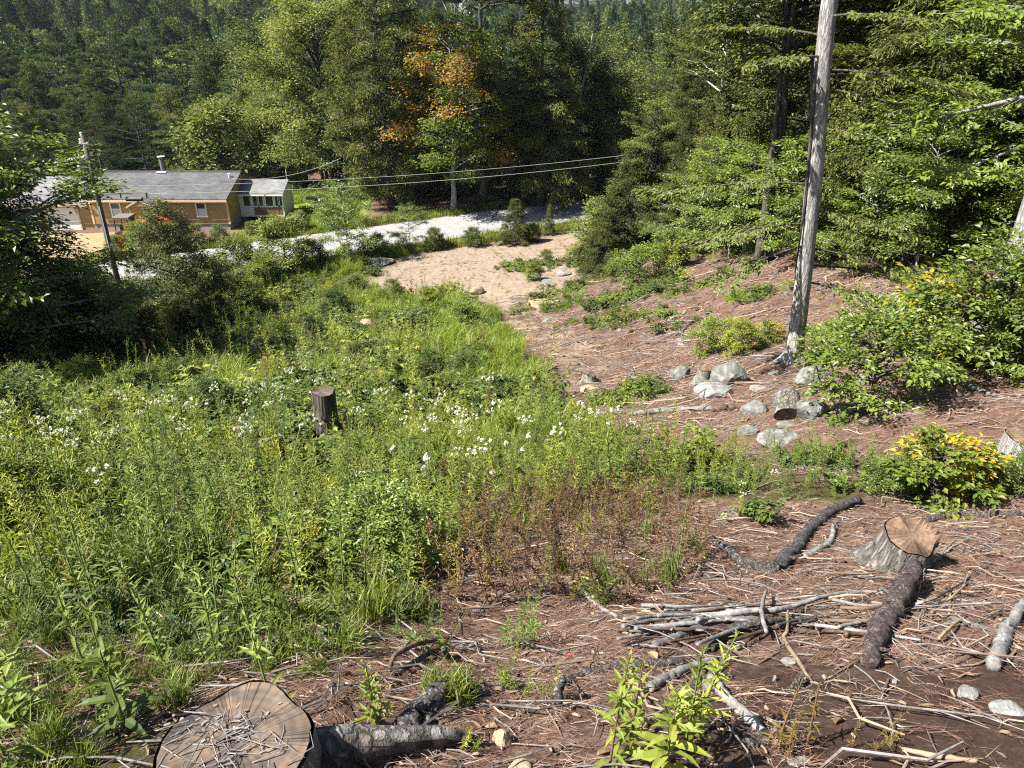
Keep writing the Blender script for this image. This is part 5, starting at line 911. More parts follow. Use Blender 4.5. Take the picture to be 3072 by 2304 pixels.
# understory of the woods
X = rs.uniform(4, 50, 5000); Y = rs.uniform(16, 66, 5000); px, py, _ = proj(X, Y, terrain(X, Y)); k = (Y > edgeY(px) + .5) & (px > 1900); X, Y = X[k], Y[k]
scatter('woodland_undergrowth', [WK[8], WK[9], WK[15], WK[16]], np.stack([X, Y, terrain(X, Y)], 1), upright(len(X), .1, rs), rs.uniform(.7, 1.7, len(X)), rs.integers(0, 4, len(X)), 'low ferns and brambles under the right woods', 'undergrowth')
X = rs.uniform(-70, 40, 5200); Y = rs.uniform(66, 130, 5200); k = (Y - .35 * np.clip(X, -60, 60) > 72) & ~((X > -24) & (X < -10) & (Y < 77)); X, Y = X[k], Y[k]
scatter('valley_undergrowth', [WK[8], WK[9], WK[16], GK[4]], np.stack([X, Y, terrain(X, Y)], 1), upright(len(X), .1, rs), rs.uniform(1.2, 3.0, len(X)), rs.integers(0, 4, len(X)), 'dim undergrowth below the trees beyond the road', 'undergrowth')
# ---- litter on the bare ground
def needle_tuft(seed, n=12, mat='dead'):
    r_ = np.random.default_rng(seed); g = Geo(); a = r_.random(n) * 6.28; d = np.stack([np.cos(a), np.sin(a), r_.uniform(-.05, .35, n)], 1); p = np.stack([r_.normal(0, .035, n), r_.normal(0, .035, n), r_.uniform(.002, .012, n)], 1)
    L = r_.uniform(.05, .12, n); sub2(g, p, d, L, .0013); return g.mesh('litter_kind', [M['litA'] if mat == 'a' else M['litB']])
M['litA'] = plain('rust_needle', (.16, .09, .063), .8, var=.35, scale=3); M['litB'] = plain('pale_needle', (.27, .195, .15), .8, var=.3, scale=3); M['chip'] = surf('wood_chip', (.15, .10, .072), (.32, .24, .18), 9, objvar=.5); M['greychip'] = surf('grey_twig', (.06, .053, .05), (.22, .2, .19), 20, objvar=.4)
def chip(seed, L, w, mat):
    r_ = np.random.default_rng(seed); g = Geo(); pts = np.array([[-.5, 0, .1], [-.2, .04, .2], [.2, -.05, .25], [.5, .02, .1]]) * L + r_.normal(0, L * .05, (4, 3)); pts[:, 2] = np.abs(pts[:, 2]) * .3 + w; tube(g, pts, [w * .5, w, w * .9, w * .3], 4, wob=.25, rs=r_); return g.mesh('litter_kind', [M[mat]])
def dleaf(seed, mat):
    r_ = np.random.default_rng(seed); g = Geo(); leaves6(g, np.array([[0, 0, .01]]), np.array([[1, .1, .25]]), np.array([[0, .3, 1.]]), .055, .032, tint=np.array([r_.uniform(.3, 1)]), droop=.5, fold=.3); return g.mesh('litter_kind', [M[mat]])
LK = [needle_tuft(1, 14, 'a'), needle_tuft(2, 12, 'b'), needle_tuft(3, 16, 'a'), chip(4, .05, .006, 'chip'), chip(5, .12, .005, 'chip'), chip(6, .03, .007, 'chip'), chip(7, .2, .0035, 'greychip'), chip(8, .35, .004, 'greychip'), chip(9, .14, .004, 'greychip'), dleaf(10, 'dead'), dleaf(11, 'dead'), chip(12, .5, .005, 'greychip'), chip(13, .4, .006, 'chip')]
X, Y, I, S = [], [], [], []
for area, dens, sc in (((-3.6, 5.5, 1.0, 6), 420, 1), ((-1.5, 10, 6, 11), 130, 1.35), ((0, 16, 11, 20), 110, 2.0), ((0, 20, 20, 38), 34, 3.2)):
    n = int((area[1] - area[0]) * (area[3] - area[2]) * dens); x = rs.uniform(area[0], area[1], n); y = rs.uniform(area[2], area[3], n); px, py, dep = proj(x, y, terrain(x, y))
    k = (np.abs(px - 1536) < 1900) & (py < 2600) & ~soft(px, py, Z_FRINGE, 20, 9); inw = soft(px, py, Z_WEED, 20, 7) & (py < 1750); k &= ~(inw & (rs.random(n) < .85)); soil = soft(px, py, Z_SOIL, 30, 5); k &= ~(soil & (rs.random(n) < .62)); k &= rs.random(n) < .35 + .9 * patch(x, y, .45, 50)
    x, y = x[k], y[k]; n = len(x); addw(x, y, rs.choice(13, n, p=[.2, .15, .16, .1, .08, .09, .06, .03, .05, .03, .02, .012, .018]), sc * rs.uniform(.6, 1.3, n))
Xl, Yl, Il, Sl = map(np.concatenate, (X, Y, I, S))
scatter('ground_litter', LK, np.stack([Xl, Yl, terrain(Xl, Yl)], 1), eulers(tnormal(Xl, Yl) + rs.normal(0, .1, (len(Xl), 3)), rs.random(len(Xl)) * 6.28), Sl, Il, 'reddish needles, bark chips and twigs strewn over the bare slope', 'litter')
# ------------------------------------------------------------------ stumps
def stump(name, base, r, h, label, flare=1.35, top='cutgrey', bark='barkstump', seg=28, seed=1, roots=4, tilt=(0, 0), jag=0.03):
    r_ = np.random.default_rng(seed); root = bpy.data.objects.new(name, None); C.objects.link(root); root.location = tuple(base); root.rotation_euler = (tilt[0], tilt[1], 0); tag(root, label, 'tree stump')
    seg = 48; a = np.arange(seg) / seg * 2 * np.pi; jz = jag * h * (np.sin(a + seed) + .5 * np.sin(a * 3 + seed * 2) + .3 * np.sin(a * 7 + seed)); lob = 1 + .07 * np.sin(a * 3 + seed) + .05 * np.sin(a * 5 + 2 * seed) + r_.normal(0, .006, seg); rows = []
    zs = np.array([-.18, 0, .06, .35, .7, .93, 1.0]) * 1.0; fl = np.array([flare * 1.15, flare, 1 + (flare - 1) * .6, 1 + (flare - 1) * .2, 1.02, 1.0, .985])
    for z, f in zip(zs, fl): rows.append(np.stack([np.cos(a) * r * f * (1 + (lob - 1) * f * f), np.sin(a) * r * f * (1 + (lob - 1) * f * f), z * h + (jz if z == 1 else jz * .8 if z == .93 else 0 * a)], 1))
    v = np.concatenate(rows); f = []
    for i in range(len(zs) - 1):
        for j in range(seg): p, q = i * seg + j, i * seg + (j + 1) % seg; f += [[p, q, q + seg], [p, q + seg, p + seg]]
    g = Geo(); g.add(v, f); link('trunk', g.mesh('trunk', M[bark], True), root)
    g = Geo(); rim = rows[-1] * [.955, .955, 1] + [0, 0, .004]; rr = [rim * [k, k, 0] + np.stack([0 * a, 0 * a, rim[:, 2].mean() + (rim[:, 2] - rim[:, 2].mean()) * k + r_.normal(0, .002, seg)], 1) for k in (1, .7, .4)]; v = np.concatenate(rr + [np.array([[0, 0, rim[:, 2].mean() - .004]])]); f = []
    for i in range(2):
        for j in range(seg): p, q = i * seg + j, i * seg + (j + 1) % seg; f += [[p, q + seg, q], [p, p + seg, q + seg]]
    for j in range(seg): f.append([2 * seg + j, 3 * seg, 2 * seg + (j + 1) % seg])
    g.add(v, np.array(f)[:, ::-1]); link('cut_top', g.mesh('cut_top', M[top]), root)
    for i in range(roots):
        an = i * 6.283 / max(roots, 1) + r_.normal(0, .3) + .5; L = r * r_.uniform(1.7, 2.4); o = np.array([math.cos(an), math.sin(an), 0]); g = Geo(); zt = [float(terrain(base[0] + o[0] * L * t, base[1] + o[1] * L * t)) - base[2] for t in (.6, 1)]
        tube(g, [o * r * .8 + [0, 0, h * .28], o * r * 1.2 + [0, 0, h * .08 + zt[0] * .4], o * L * .75 + [0, 0, zt[0] - .0], o * L + [0, 0, zt[1] - .06]], [r * .3, r * .27, r * .16, r * .06], 9, wob=.15, rs=r_); link('root', g.mesh('root', M[bark], True), root)
    return root
b = P(708, 2250, .2); base = np.array([b[0], b[1], float(terrain(b[0], b[1]))]); big_top = b[2]
stump('tree_stump', base, .242, max(.22, b[2] - base[2]), 'huge flat-cut stump strewn with dead twigs at the lower left', 1.12, 'cutgrey', seed=3, roots=0, tilt=(R(-3), 0), jag=.02)
rt = bpy.data.objects['tree_stump']; g = Geo(); tube(g, [(.20, .1, .06), (.31, .13, .07), (.45, .18, .03), (.62, .24, -.02), (.75, .28, -.1)], [.085, .06, .04, .03, .015], 12, wob=.3); link('root', g.mesh('root', M['barkstump'], True), rt)
g = Geo(); tube(g, [(-.2, -.05, .08), (-.3, -.12, .02), (-.4, -.2, -.06)], [.08, .055, .02], 9, wob=.25); link('root', g.mesh('root', M['barkstump'], True), rt)
# dead twigs and chips lying on the stump
tw = Geo(); r_ = np.random.default_rng(4)
for i in range(70):
    a = r_.normal(.35, .5); c = np.array([r_.normal(.0, .09), r_.normal(-.05, .07), 0]); d = np.array([math.cos(a), math.sin(a), 0]); L = r_.uniform(.06, .22); s = np.array([-d[1], d[0], 0]) * r_.normal(0, .05); z = r_.uniform(.004, .03)
    tube(tw, [c - d * L * .5 + [0, 0, z], c + s + [0, 0, z + .012], c + d * L * .5 + [0, 0, z * .5]], [.0022, .002, .0008], 4, cap=False)
for i in range(90): c = np.array([r_.normal(-.05, .08), r_.normal(.08, .035), r_.uniform(.004, .02)]); box(tw, c, r_.uniform(.006, .02, 3) * [1, .6, .3], Matrix.Rotation(r_.random() * 6.28, 3, 'Z'))
sm = link('twig_litter', tw.mesh('twig_litter', M['greychip']), None, (b[0], b[1], big_top + .008)); sm.rotation_euler = (R(-3), 0, 0); stuff(sm, 'grey dead twigs and chips lying on the huge stump', 'litter')
tb = st_tall; stump('tree_stump', tb, .172, .92, 'tall straight stump like a post standing among the green weeds', 1.03, 'cutgrey', 'barkdark', seed=5, roots=0, jag=.006)
tb = P(2688, 1700); tb[2] = float(terrain(tb[0], tb[1])); stump('tree_stump', tb, .165, .30, 'reddish flare-based stump among fallen branches at the right', 1.3, 'cuttan', 'barkstump', seed=7, roots=4, tilt=(R(8), R(4)), jag=.09)
sr_ = [o for o in bpy.data.objects if o.name.startswith('tree_stump') and 'reddish' in o.get('label', '')][0]
for k in range(9):
    a = -.5 + k * .17; g = Geo(); r1 = .125 + .02 * rng.random(); hh = .05 + .09 * rng.random(); tube(g, [(r1 * math.cos(a), r1 * math.sin(a), .27), (r1 * math.cos(a) * 1.03, r1 * math.sin(a) * 1.03, .28 + hh * .6), (r1 * math.cos(a) * 1.02, r1 * math.sin(a) * 1.05, .28 + hh)], [.022, .016, .002], 5, wob=.3); link('splinter', g.mesh('splinter', M['cuttan']), sr_)
tb = P(2118, 1148); stump('tree_stump', tb, .19, .34, 'tan weathered stump with spreading roots beside the grey boulder', 1.45, 'cuttan', 'deadwood', seed=9, roots=6, tilt=(R(5), 0), jag=.07)
tb = P(1768, 1146); stump('tree_stump', tb, .17, .22, 'small grey rotten stump at the end of the dirt trail', 1.5, 'cutgrey', 'deadwood', seed=11, roots=5, jag=.12)
tb = P(3055, 1405); stump('tree_stump', tb, .19, .36, 'pale mossy stump cut by the right edge', 1.35, 'cuttan', 'barkgrey', seed=13, roots=3, jag=.05)
# sawn log section
lb = P(2362, 1258); lg = bpy.data.objects.new('log_section', None); C.objects.link(lg); lg.location = (lb[0], lb[1] + .12, lb[2] + .17); ax = nrm(np.array([-.10, -.62, -.30])); tag(lg, 'short thick log round tipped towards the slope, its cut face in shade', 'log')
g = Geo(); tube(g, [ax * -.19, ax * -.17, ax * 0, ax * .17, ax * .19], [.185, .195, .2, .2, .19], 22, cap=False, wob=.03); link('bark', g.mesh('bark', M['barkstump'], True), lg)
g = Geo(); [tube(g, [ax * s, ax * (s * 1.001)], .183, 22) for s in (-.187, .187)]; link('cut_face', g.mesh('cut_face', M['cutgrey']), lg)
# ------------------------------------------------------------------ rocks
for a in ((2915, 2078, 62, 46, 'rock', 'rounded pale rock on the dark soil at the lower right'), (3045, 2130, 95, 36, 'rock', 'flat pale rock cut by the lower right edge'), (1505, 2212, 62, 58, 'tanrock', 'tan rock among twigs near the bottom edge'), (2150, 2060, 75, 24, 'rock', 'flat white-grey stone beside the leaning branch'), (2370, 1988, 46, 22, 'rock', 'whitish stone at the end of the thin crooked stick'), (2326, 2034, 20, 24, 'rock', 'small white stone on the soil'), (2686, 2042, 16, 18, 'rock', 'tiny pale stone on the dark soil'), (1330, 2135, 60, 26, 'tanrock', 'flat pale stone beside the dark log'), (1560, 2300, 70, 36, 'tanrock', 'pale stone at the very bottom edge'), (1270, 2255, 50, 22, 'tanrock', 'light tan flat stone near the bottom, left of the tan rock'), (2410, 2296, 75, 20, 'rock', 'white stone on the bottom edge'),
          (2190, 1122, 104, 80, 'darkrock', 'lichen-spotted boulder right of the tan stump'), (2152, 1176, 124, 44, 'rock', 'long flat white rock in front of the lichen-spotted boulder'), (2279, 1161, 56, 18, 'rock', 'thin flat pale rock between the boulder and the log round'), (2450, 1128, 112, 64, 'darkrock', 'pointed white boulder half under the bright shrub'), (2522, 1174, 78, 42, 'rock', 'white rock in front of the bright shrub'), (2440, 1230, 104, 60, 'darkrock', 'pale slab behind the log round'), (2367, 1270, 58, 20, 'darkrock', 'grey slab in front of the log round'), (2355, 1312, 150, 52, 'darkrock', 'broad pale rock half hidden in the weeds below the log round'), (2042, 1115, 66, 52, 'darkrock', 'greenish rock left of the tan stump'), (2272, 1218, 84, 54, 'rock', 'pale split rock left of the log round'),
          (1429, 870, 48, 32, 'tanrock', 'tan boulder at the corner of the straw-covered patch'), (1640, 905, 110, 30, 'tanrock', 'low tan mound of dirt and stone'), (1642, 962, 24, 16, 'rock', 'white round stone below the tan mound'), (1861, 990, 18, 13, 'rock', 'small white stone on the trail side'), (1768, 1168, 58, 24, 'tanrock', 'tan flat rock below the grey rotten stump'), (1908, 1130, 32, 16, 'rock', 'pale stone right of the grey rotten stump'), (1904, 1163, 22, 10, 'rock', 'little pale stone below its larger neighbour'), (1880, 1190, 26, 14, 'rock', 'pale stone at the upper edge of the weeds'), (1690, 818, 46, 24, 'rock', 'grey boulder above the flat slab'), (1652, 842, 64, 16, 'darkrock', 'flat grey slab at the edge of the straw'),
          (1203, 975, 72, 40, 'rock', 'broad grey boulder among the weeds, middle of the row'), (1100, 975, 66, 40, 'tanrock', 'pale tan boulder left of the broad grey one'), (895, 962, 52, 46, 'rock', 'bright white boulder at the edge of the dark conifers'), (1334, 992, 40, 40, 'rock', 'small grey boulder right of the broad grey one'), (1370, 1035, 36, 20, 'rock', 'pale stone in the grass right of the boulders'), (1135, 782, 100, 34, 'rock', 'long pale boulder in the bank below the road'), (199, 1218, 36, 26, 'darkrock', 'grey stone deep in the weeds at the left'), (2040, 1020, 26, 14, 'rock', 'white stone by the blackened branches'), (2545, 1225, 70, 30, 'darkrock', 'grey slab right of the pale one behind the log round'), (2250, 1290, 70, 30, 'darkrock', 'low grey rock left of the broad half-hidden one'), (2600, 1140, 60, 36, 'darkrock', 'grey boulder under the right side of the large bright shrub'), (2330, 1120, 40, 18, 'darkrock', 'small grey rock between boulder and big trunk'), (2045, 1035, 28, 14, 'rock', 'lower of the two white stones by the blackened branches'), (820, 1640, 34, 26, 'rock', 'pale stone showing through the tall weeds')):
    px, py, w, h, mat, lbl = a; rock('rock', px, py, w, h, mat, lbl, flat=h < w * .35)
# ------------------------------------------------------------------ logs, branches and sticks on the ground
def onground(pts): return [P(p[0], p[1], (p[2] if len(p) > 2 else .0)) for p in pts]
def stick(pts, r, mat, label, cat='branch', name='fallen_branch', lift=None, **kw):
    r1 = np.atleast_1d(r); l0 = float(r1.mean()) * .7 if lift is None else lift
    return stickmesh(name, onground([(p[0], p[1], (p[2] if len(p) > 2 else 0) + l0) for p in pts]), r, mat, label, cat, **kw)
stick([(2300, 1712), (2335, 1700), (2390, 1640), (2430, 1588), (2490, 1535), (2575, 1497, .03)], [.036, .05, .052, .05, .046, .036], 'darkwood', 'thick dark crooked log left of the reddish stump', 'log', 'fallen_log', seg=12)
stick([(2150, 1628, .02), (2190, 1655), (2235, 1690), (2320, 1708)], [.022, .032, .036, .04], 'darkwood', 'dark curved branch joining the foot of the crooked log')
stick([(2410, 1672), (2455, 1650), (2492, 1622), (2500, 1575, .05)], [.03, .025, .022, .015], 'deadwood', 'pale bent branch on the right side of the crooked log')
stick([(2745, 1700, .12), (2700, 1785, .06), (2645, 1880), (2605, 1985)], [.042, .056, .052, .036], 'redwood', 'thick reddish-grey log slanting down below the reddish stump', 'log', 'fallen_log', seg=12)
stick([(2490, 1577), (2560, 1577), (2625, 1576)], .024, 'brownwood', 'short brown pole between crooked log and reddish stump')
stick([(2772, 1562), (2850, 1547), (2960, 1545), (3130, 1538)], [.03, .034, .034, .03], 'redwood', 'long brown pole running off the right edge', 'log', 'fallen_log')
stick([(2815, 1563), (2920, 1582), (2990, 1576), (3110, 1550)], [.009, .011, .011, .008], 'straw', 'thin pale stick below the long brown pole')
stick([(3075, 1800), (3023, 1890), (2980, 2000)], [.022, .03, .032], 'deadwood', 'stout pale stick near the right edge')
stick([(2998, 1840), (2975, 1907), (2942, 1950), (2871, 1986), (2773, 2010)], [.006, .012, .013, .012, .008], 'brownwood', 'curved thin brown stick left of the stout pale one')
stick([(2640, 1760, .03), (2724, 1814), (2822, 1841), (2931, 1879), (3110, 1922)], [.009, .014, .015, .015, .012], 'deadwood', 'long straight pale rod crossing to the right edge')
stick([(1960, 1936), (2054, 1901), (2135, 1868, .02), (2233, 1858, .03), (2353, 1863, .02), (2462, 1879), (2570, 1886)], [.02, .019, .018, .016, .014, .012, .008], 'deadwood', 'long pale arching branch along the front of the brush pile')
stick([(2016, 1879), (2103, 1858), (2217, 1836, .05), (2321, 1830, .06), (2381, 1819, .06), (2462, 1792, .05), (2571, 1776), (2668, 1780)], [.018, .018, .017, .016, .015, .013, .012, .008], 'deadwood', 'long grey branch along the middle of the brush pile')
stick([(2130, 1945), (2165, 1915), (2210, 1880, .03), (2299, 1864, .05), (2380, 1866)], [.02, .024, .022, .02, .014], 'darkwood', 'dark branch curving out of the brush pile')
stick([(2299, 1770, .08), (2285, 1830, .1), (2299, 1896, .06)], [.008, .012, .01], 'deadwood', 'pale stick lying across the brush pile')
stick([(2364, 1830, .08), (2361, 1890, .03), (2353, 1918), (2402, 1994), (2438, 2050)], [.006, .009, .01, .01, .007], 'straw', 'thin crooked stick hanging from the brush pile onto the soil')
stick([(2244, 1936), (2288, 1903), (2342, 1889), (2462, 1898)], [.013, .017, .016, .012], 'brownwood', 'brown branch under the brush pile')
stick([(2130, 1727), (2277, 1724), (2408, 1721), (2517, 1732), (2690, 1745)], [.008, .013, .013, .012, .008], 'redwood', 'long thin reddish stick above the brush pile')
stick([(2054, 1784), (2152, 1792), (2277, 1803), (2400, 1800)], .009, 'brownwood', 'thin brown stick at the top of the brush pile')
stick([(2135, 1741), (2260, 1740)], .012, 'straw', 'short straight pale stick above the brush pile')
stick([(2455, 1864), (2600, 1863)], .014, 'deadwood', 'straight pale stick at the right end of the brush pile')
stick([(1684, 2058), (1747, 2024), (1848, 1999), (1942, 1990), (2050, 1983)], [.022, .022, .02, .018, .016], 'darkwood', 'smooth curved branch left of the tall green stalks', seg=10)
stick([(1945, 2064), (1993, 2037), (2043, 2012), (2150, 1975)], [.022, .023, .02, .014], 'deadwood', 'pale short branch behind the tall green stalks')
stick([(2130, 2030, .05), (2182, 2094), (2232, 2138), (2290, 2200)], [.018, .021, .022, .019], 'deadwood', 'grey branch slanting past the flat white-grey stone')
stick([(2245, 2228), (2302, 2212), (2345, 2180, .05)], [.028, .024, .012], 'darkwood', 'short black branch near the bottom edge')
stick([(1734, 1739, .05), (1766, 1791), (1804, 1823), (1850, 1850)], [.008, .012, .013, .01], 'deadwood', 'slim pale branch below the withered weeds')
stick([(1779, 1797), (1840, 1790)], .021, 'straw', 'stubby pale wood piece below the withered weeds', 'log', 'wood_piece')
stick([(1923, 1829), (2018, 1867)], .013, 'straw', 'pale short stick left of the brush pile')
stick([(1200, 2192), (1245, 2152), (1287, 2115), (1322, 2060, .04)], [.044, .046, .044, .036], 'darkwood', 'stout dark grey log right of the huge stump', 'log', 'fallen_log', seg=12)
stick([(1278, 2182), (1292, 2134), (1332, 2070)], [.02, .022, .018], 'darkwood', 'thinner dark branch beside the stout dark log')
stick([(1169, 2017), (1179, 1973, .08), (1216, 1947, .1), (1273, 1926, .08), (1330, 1916), (1395, 1916)], [.008, .011, .012, .012, .012, .01], 'brownwood', 'arched thin branch above the stout dark log')
stick([(1175, 2027), (1235, 1992, .03), (1283, 1963, .03), (1345, 1940)], [.012, .013, .011, .006], 'darkwood', 'dark branch under the arched thin one')
stick([(1330, 1945, .1), (1341, 1968, .02), (1358, 1975), (1396, 1949), (1432, 1926, .04)], [.012, .015, .015, .013, .01], 'darkwood', 'small dark forked branch by the withered weeds')
stick([(1453, 2140), (1495, 2117), (1566, 2090)], .008, 'brownwood', 'thin brown stick left of the smooth curved branch')
stick([(1311, 2107), (1387, 2096), (1500, 2077)], .006, 'brownwood', 'very thin long stick right of the stout dark log')
stick([(2707, 2248), (2817, 2269), (2932, 2284)], [.008, .01, .008], 'straw', 'thin pale stick at the lower right')
stick([(1690, 2035, .12), (1675, 2075, .04), (1672, 2110)], [.014, .02, .022], 'darkwood', 'upright dark stub at the left end of the smooth curved branch')
stick([(1885, 1243), (1980, 1232), (2105, 1226), (2210, 1223)], [.04, .05, .048, .045], 'deadwood', 'long pale pole at the upper edge of the weeds', 'log', 'fallen_log')
stick([(2135, 1226), (2206, 1222)], .058, 'brownwood', 'reddish split wood at the end of the long pale pole', 'log', 'wood_piece')
stick([(2665, 1112), (2741, 1123), (2840, 1143), (2908, 1157), (2976, 1184), (3090, 1212)], [.018, .03, .034, .034, .03, .024], 'deadwood', 'long fallen branch below the yellow-leaved bushes at the right')
stick([(2845, 1141), (2908, 1116), (2975, 1092, .1)], [.026, .024, .012], 'deadwood', 'forked arm of the long fallen branch at the right')
stick([(2560, 1166, .04), (2610, 1197), (2676, 1240)], [.03, .042, .036], 'deadwood', 'grey branch lying out from under the large bright shrub')
stick([(1870, 790), (1900, 787), (1928, 783)], .13, 'straw', 'short white cut log at the foot of the hemlock clump', 'log', 'fallen_log')
stick([(1925, 803), (1990, 798), (2050, 792)], .07, 'deadwood', 'pale pole right of the short white log', 'log', 'fallen_log')
stick([(2030, 1008), (2055, 985), (2085, 955)], [.05, .06, .05], 'darkwood', 'blackened branch piece on the litter above the tan stump', 'log', 'fallen_log')
stick([(2200, 1075), (2260, 1062), (2330, 1050)], [.02, .03, .02], 'darkwood', 'dark branch between the tan stump and the big trunk')
stick([(2280, 1070), (2380, 1088), (2420, 1100)], [.012, .016, .01], 'straw', 'slim pale stick in front of the big trunk')
stick([(2440, 1140, .6), (2448, 1095, .5), (2460, 1150)], [.008, .011, .012], 'brownwood', 'bare upright twig over the pointed white boulder', 'twig')
stick([(1440, 1098), (1470, 1100)], .045, 'straw', 'white wood scrap in the weeds', 'log', 'wood_piece')
stick([(885, 1268, .15), (930, 1258, .2), (970, 1262, .12)], [.05, .06, .05], 'deadwood', 'grey bleached log left of the tall stump', 'log', 'fallen_log')
stick([(60, 1290, .1), (140, 1268, .12), (240, 1252, .1), (330, 1250, .05)], [.03, .04, .035, .02], 'deadwood', 'half-buried pale log in the weeds at the left', 'log', 'fallen_log')
r_ = np.random.default_rng(12)
for i in range(46):                                            # the small sticks of the brush pile
    cx, cy = r_.uniform(1950, 2640), r_.uniform(1790, 1925); cy = 1855 + (cy - 1855) * (.45 + .55 * (cx - 1950) / 690) - (cx - 2200) * .045; a = r_.normal(-.12, .22); L = r_.uniform(60, 190); r0 = r_.uniform(.004, .012)
    dx, dy = math.cos(a) * L, math.sin(a) * L * .6; stick([(cx - dx, cy - dy, .02 + .05 * r_.random()), (cx + r_.normal(0, 8), cy + r_.normal(0, 9), .04 * r_.random()), (cx + dx, cy + dy, .05 * r_.random())], [r0, r0, r0 * .5], ['deadwood', 'deadwood', 'darkwood', 'brownwood'][int(r_.integers(4))], 'dry grey stick lying lengthwise in the brush pile', 'stick', 'stick', seg=5, group='sticks of the brush pile')
for i in range(34):                                            # twigs by the reddish stump
    cx, cy = r_.normal(2830, 110), r_.normal(1760, 70); a = r_.normal(-.35, .6); L = r_.uniform(40, 130); r0 = r_.uniform(.003, .009)
    dx, dy = math.cos(a) * L, math.sin(a) * L * .7; stick([(cx - dx, cy - dy, .03 * r_.random()), (cx + r_.normal(0, 8), cy + r_.normal(0, 8), .05 * r_.random()), (cx + dx, cy + dy)], [r0, r0, r0 * .4], ['deadwood', 'darkwood', 'straw'][int(r_.integers(3))], 'thin dry twig in the tangle right of the reddish stump', 'stick', 'stick', seg=5, group='twigs right of the reddish stump')
for i in range(40):                                            # single twigs over the bare slope
    cx, cy = r_.uniform(1000, 3060), r_.uniform(1900, 2300)
    if cx < 1400 and cy < 2000: continue
    a = r_.random() * 3.14; L = r_.uniform(35, 120); r0 = r_.uniform(.0025, .006); dx, dy = math.cos(a) * L, math.sin(a) * L * .7
    stick([(cx - dx, cy - dy), (cx + r_.normal(0, 10), cy + r_.normal(0, 10), .01), (cx + dx, cy + dy)], [r0, r0, r0 * .4], ['brownwood', 'straw', 'deadwood'][int(r_.integers(3))], 'single thin twig lying on the bare slope in front', 'stick', 'stick', seg=5, group='twigs on the bare slope')
for i in range(30):                                            # farther right
    cx, cy = r_.uniform(1900, 3060), r_.uniform(1000, 1480)
    if cy > 1250 and cx < 2650: continue
    a = r_.normal(0, .7); L = r_.uniform(30, 110); r0 = r_.uniform(.006, .014); dx, dy = math.cos(a) * L, math.sin(a) * L * .5
    stick([(cx - dx, cy - dy), (cx + r_.normal(0, 8), cy + r_.normal(0, 5), .02), (cx + dx, cy + dy)], [r0, r0, r0 * .4], ['brownwood', 'straw', 'deadwood'][int(r_.integers(3))], 'dry stick lying on the litter below the right woods', 'stick', 'stick', seg=5, group='sticks below the right woods')
# pine cones and a red leaf
def cone(px, py, s, label):
    q = P(px, py, .015); r = bpy.data.objects.new('pine_cone', None); C.objects.link(r); r.location = tuple(q); r.rotation_euler = (R(6), 0, rng.normal(0, .5)); tag(r, label, 'pine cone'); g = Geo(); tube(g, [(-.05 * s, 0, 0), (0, 0, .004), (.05 * s, 0, 0)], [.006, .011, .004], 6); link('core', g.mesh('core', M['darkwood']), r)
    g = Geo(); n = 60; t = np.linspace(-.048, .048, n) * s; a = np.arange(n) * 2.4; rr = .012 + .0 * t; p = np.stack([t, np.cos(a) * .008, np.sin(a) * .008], 1); leaves(g, p, np.stack([.6 + 0 * t, np.cos(a), np.sin(a)], 1), np.stack([1 + 0 * a, -np.cos(a), -np.sin(a)], 1), .02 * s + 0 * t, .015 * s + 0 * t, droop=-.1); sc_ = link('scales', g.mesh('scales', M['darkwood']), r); sc_['kind'] = 'stuff'
cone(2392, 2054, 1.1, 'dark open pine cone lying on the soil at the lower right'); cone(2160, 2030, .9, 'dark pine cone beside the flat white-grey stone'); cone(1350, 2330, 1, 'dark pine cone at the very bottom'); cone(2060, 1795, 1.1, 'dark pine cone above the brush pile')
M['redleaf'] = plain('red_leaf', (.3, .02, .025), .5)
g = Geo(); leaves6(g, np.array([[0, 0, 0], [0, 0, 0], [0, 0, 0.]]), np.array([[1, 0, .4], [-.3, 1, .4], [-.4, -.9, .3]]), np.tile([0, 0, 1.], (3, 1)), .018, .014); q = P(1703, 1966, .01); tag(link('red_leaf', g.mesh('red_leaf', M['redleaf']), None, tuple(q)), 'small bright red leaf on the brown litter', 'leaf')
# ------------------------------------------------------------------ tall single stalks in front
def tallstalk(px, py, h, seed, label, mat='weed', six=True, ll=.11, lw=.2, n=46, branch=2, stem='stemgreen', flower=None, group=None):
    q = P(px, py); r = bpy.data.objects.new('tall_weed', None); C.objects.link(r); r.location = (q[0], q[1], q[2] - .02); r.rotation_euler = (rng.normal(0, .05), rng.normal(0, .05), ang()); tag(r, label, 'plant', group)
    r_ = np.random.default_rng(seed); z = np.linspace(0, 1, 9); bx, by = r_.normal(0, .05, 2) * h; pl = np.stack([bx * z * z, by * z * z, h * z], 1); g = Geo(); tube(g, pl, .0048 * (1 - z * .7) + .0008, 6, cap=False); link('stem', g.mesh('stem', M[stem], True), r)
    t = .04 + .96 * np.sort(r_.random(n)) ** .85; a = np.arange(n) * 2.4 + r_.normal(0, .3, n); pos = np.stack([np.interp(t, z, pl[:, j]) for j in range(3)], 1); e = .35 + .65 * t + r_.normal(0, .18, n); L = ll * (1.2 - .85 * t ** 1.3) * r_.uniform(.7, 1.2, n); g = Geo()
    leaves6(g, pos, np.stack([np.cos(a) * np.cos(e), np.sin(a) * np.cos(e), np.sin(e)], 1), np.array([0, 0, 1.]) + r_.normal(0, .2, (n, 3)), L, L * lw, tint=np.clip(.4 + .4 * t + r_.normal(0, .1, n), 0, 1), droop=.5); link('foliage', g.mesh('foliage', M[mat]), r)
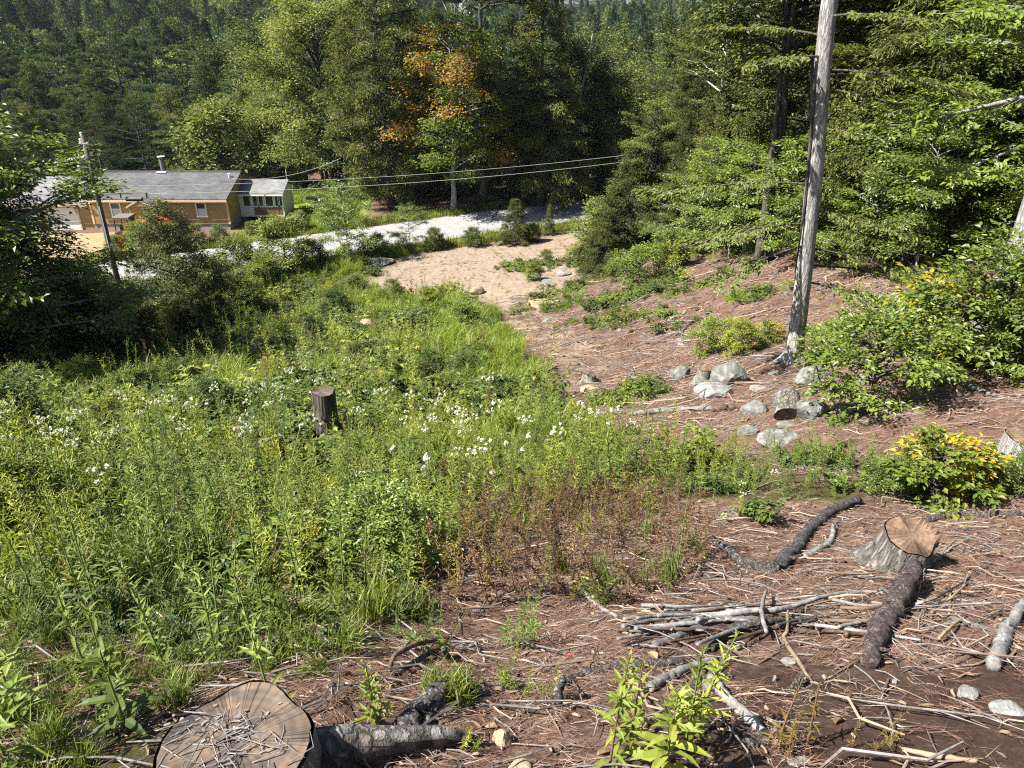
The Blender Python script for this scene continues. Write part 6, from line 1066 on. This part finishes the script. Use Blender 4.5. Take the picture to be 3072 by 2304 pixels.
for i, (px, py, h, lb) in enumerate(((385, 2190, .62, 'tall bright stalk with broad toothed leaves left of the huge stump'), (850, 2225, .80, 'single tall green stalk growing at the right edge of the huge stump'), (70, 2180, .72, 'tall bright stalk at the lower left edge'), (20, 2290, .7, 'bright leafy stalk in the lower left corner'), (265, 2020, .65, 'green stalk behind the toothed-leaved one'), (500, 2010, .62, 'bushy green stalk behind the huge stump'), (660, 2000, .6, 'green stalk above the huge stump'), (2060, 2240, .56, 'leafy green stalk, taller of the pair right of bottom centre'), (2090, 2190, .58, 'slender green stalk behind the leafy pair'), (1830, 2290, .55, 'brown-stemmed stalk with drooping green leaves near the bottom'), (1890, 2260, .5, 'brown-stemmed thinner stalk right of the drooping one'), (1130, 2180, .35, 'short green sprig left of the stout dark log'), (2420, 2240, .32, 'thin yellowed stalk on the soil at the lower right'), (2330, 2240, .36, 'brown bare-looking stalk left of the yellowed one'), (1990, 2320, .4, 'broad-leaved bright plant at the bottom edge'))):
    yel = 'yellowed' in lb or 'bare-looking' in lb; tallstalk(px, py, h, 60 + i, lb, 'yellowing' if yel else 'weed', ll=.05 if yel else (.12 if i in (0, 2, 3, 14) else .085), lw=.26 if i in (0, 14, 9) else .19, n=24 if yel else 44, stem='stembrown' if yel or 'brown-stemmed' in lb else 'stemgreen')
for i in range(60):
    px, py = r_.uniform(-60, 1230), r_.uniform(1560, 1960)
    if px > 1050 and py > 1850: continue
    tallstalk(px, py, r_.uniform(.7, .98), 200 + i, 'tall narrow-leaved green stalk in the thick of the near weeds', ll=.085, lw=.17, n=40, group='tall stalks in the near weeds')
# ------------------------------------------------------------------ haze of the valley air
def haze():
    g = Geo(); box(g, (0, 2600, 225), (8600, 5700, 700)); m, n, l = newmat('haze_air')
    v = n.new('ShaderNodeVolumePrincipled'); v.inputs['Color'].default_value = (.62, .78, 1.0, 1); v.inputs['Density'].default_value = .00008; v.inputs['Anisotropy'].default_value = .2
    o = n.new('ShaderNodeOutputMaterial'); l.new(v.outputs[0], o.inputs['Volume']); h = link('haze', g.mesh('haze', m)); stuff(h, 'pale blue haze in the valley air', 'haze')
haze()
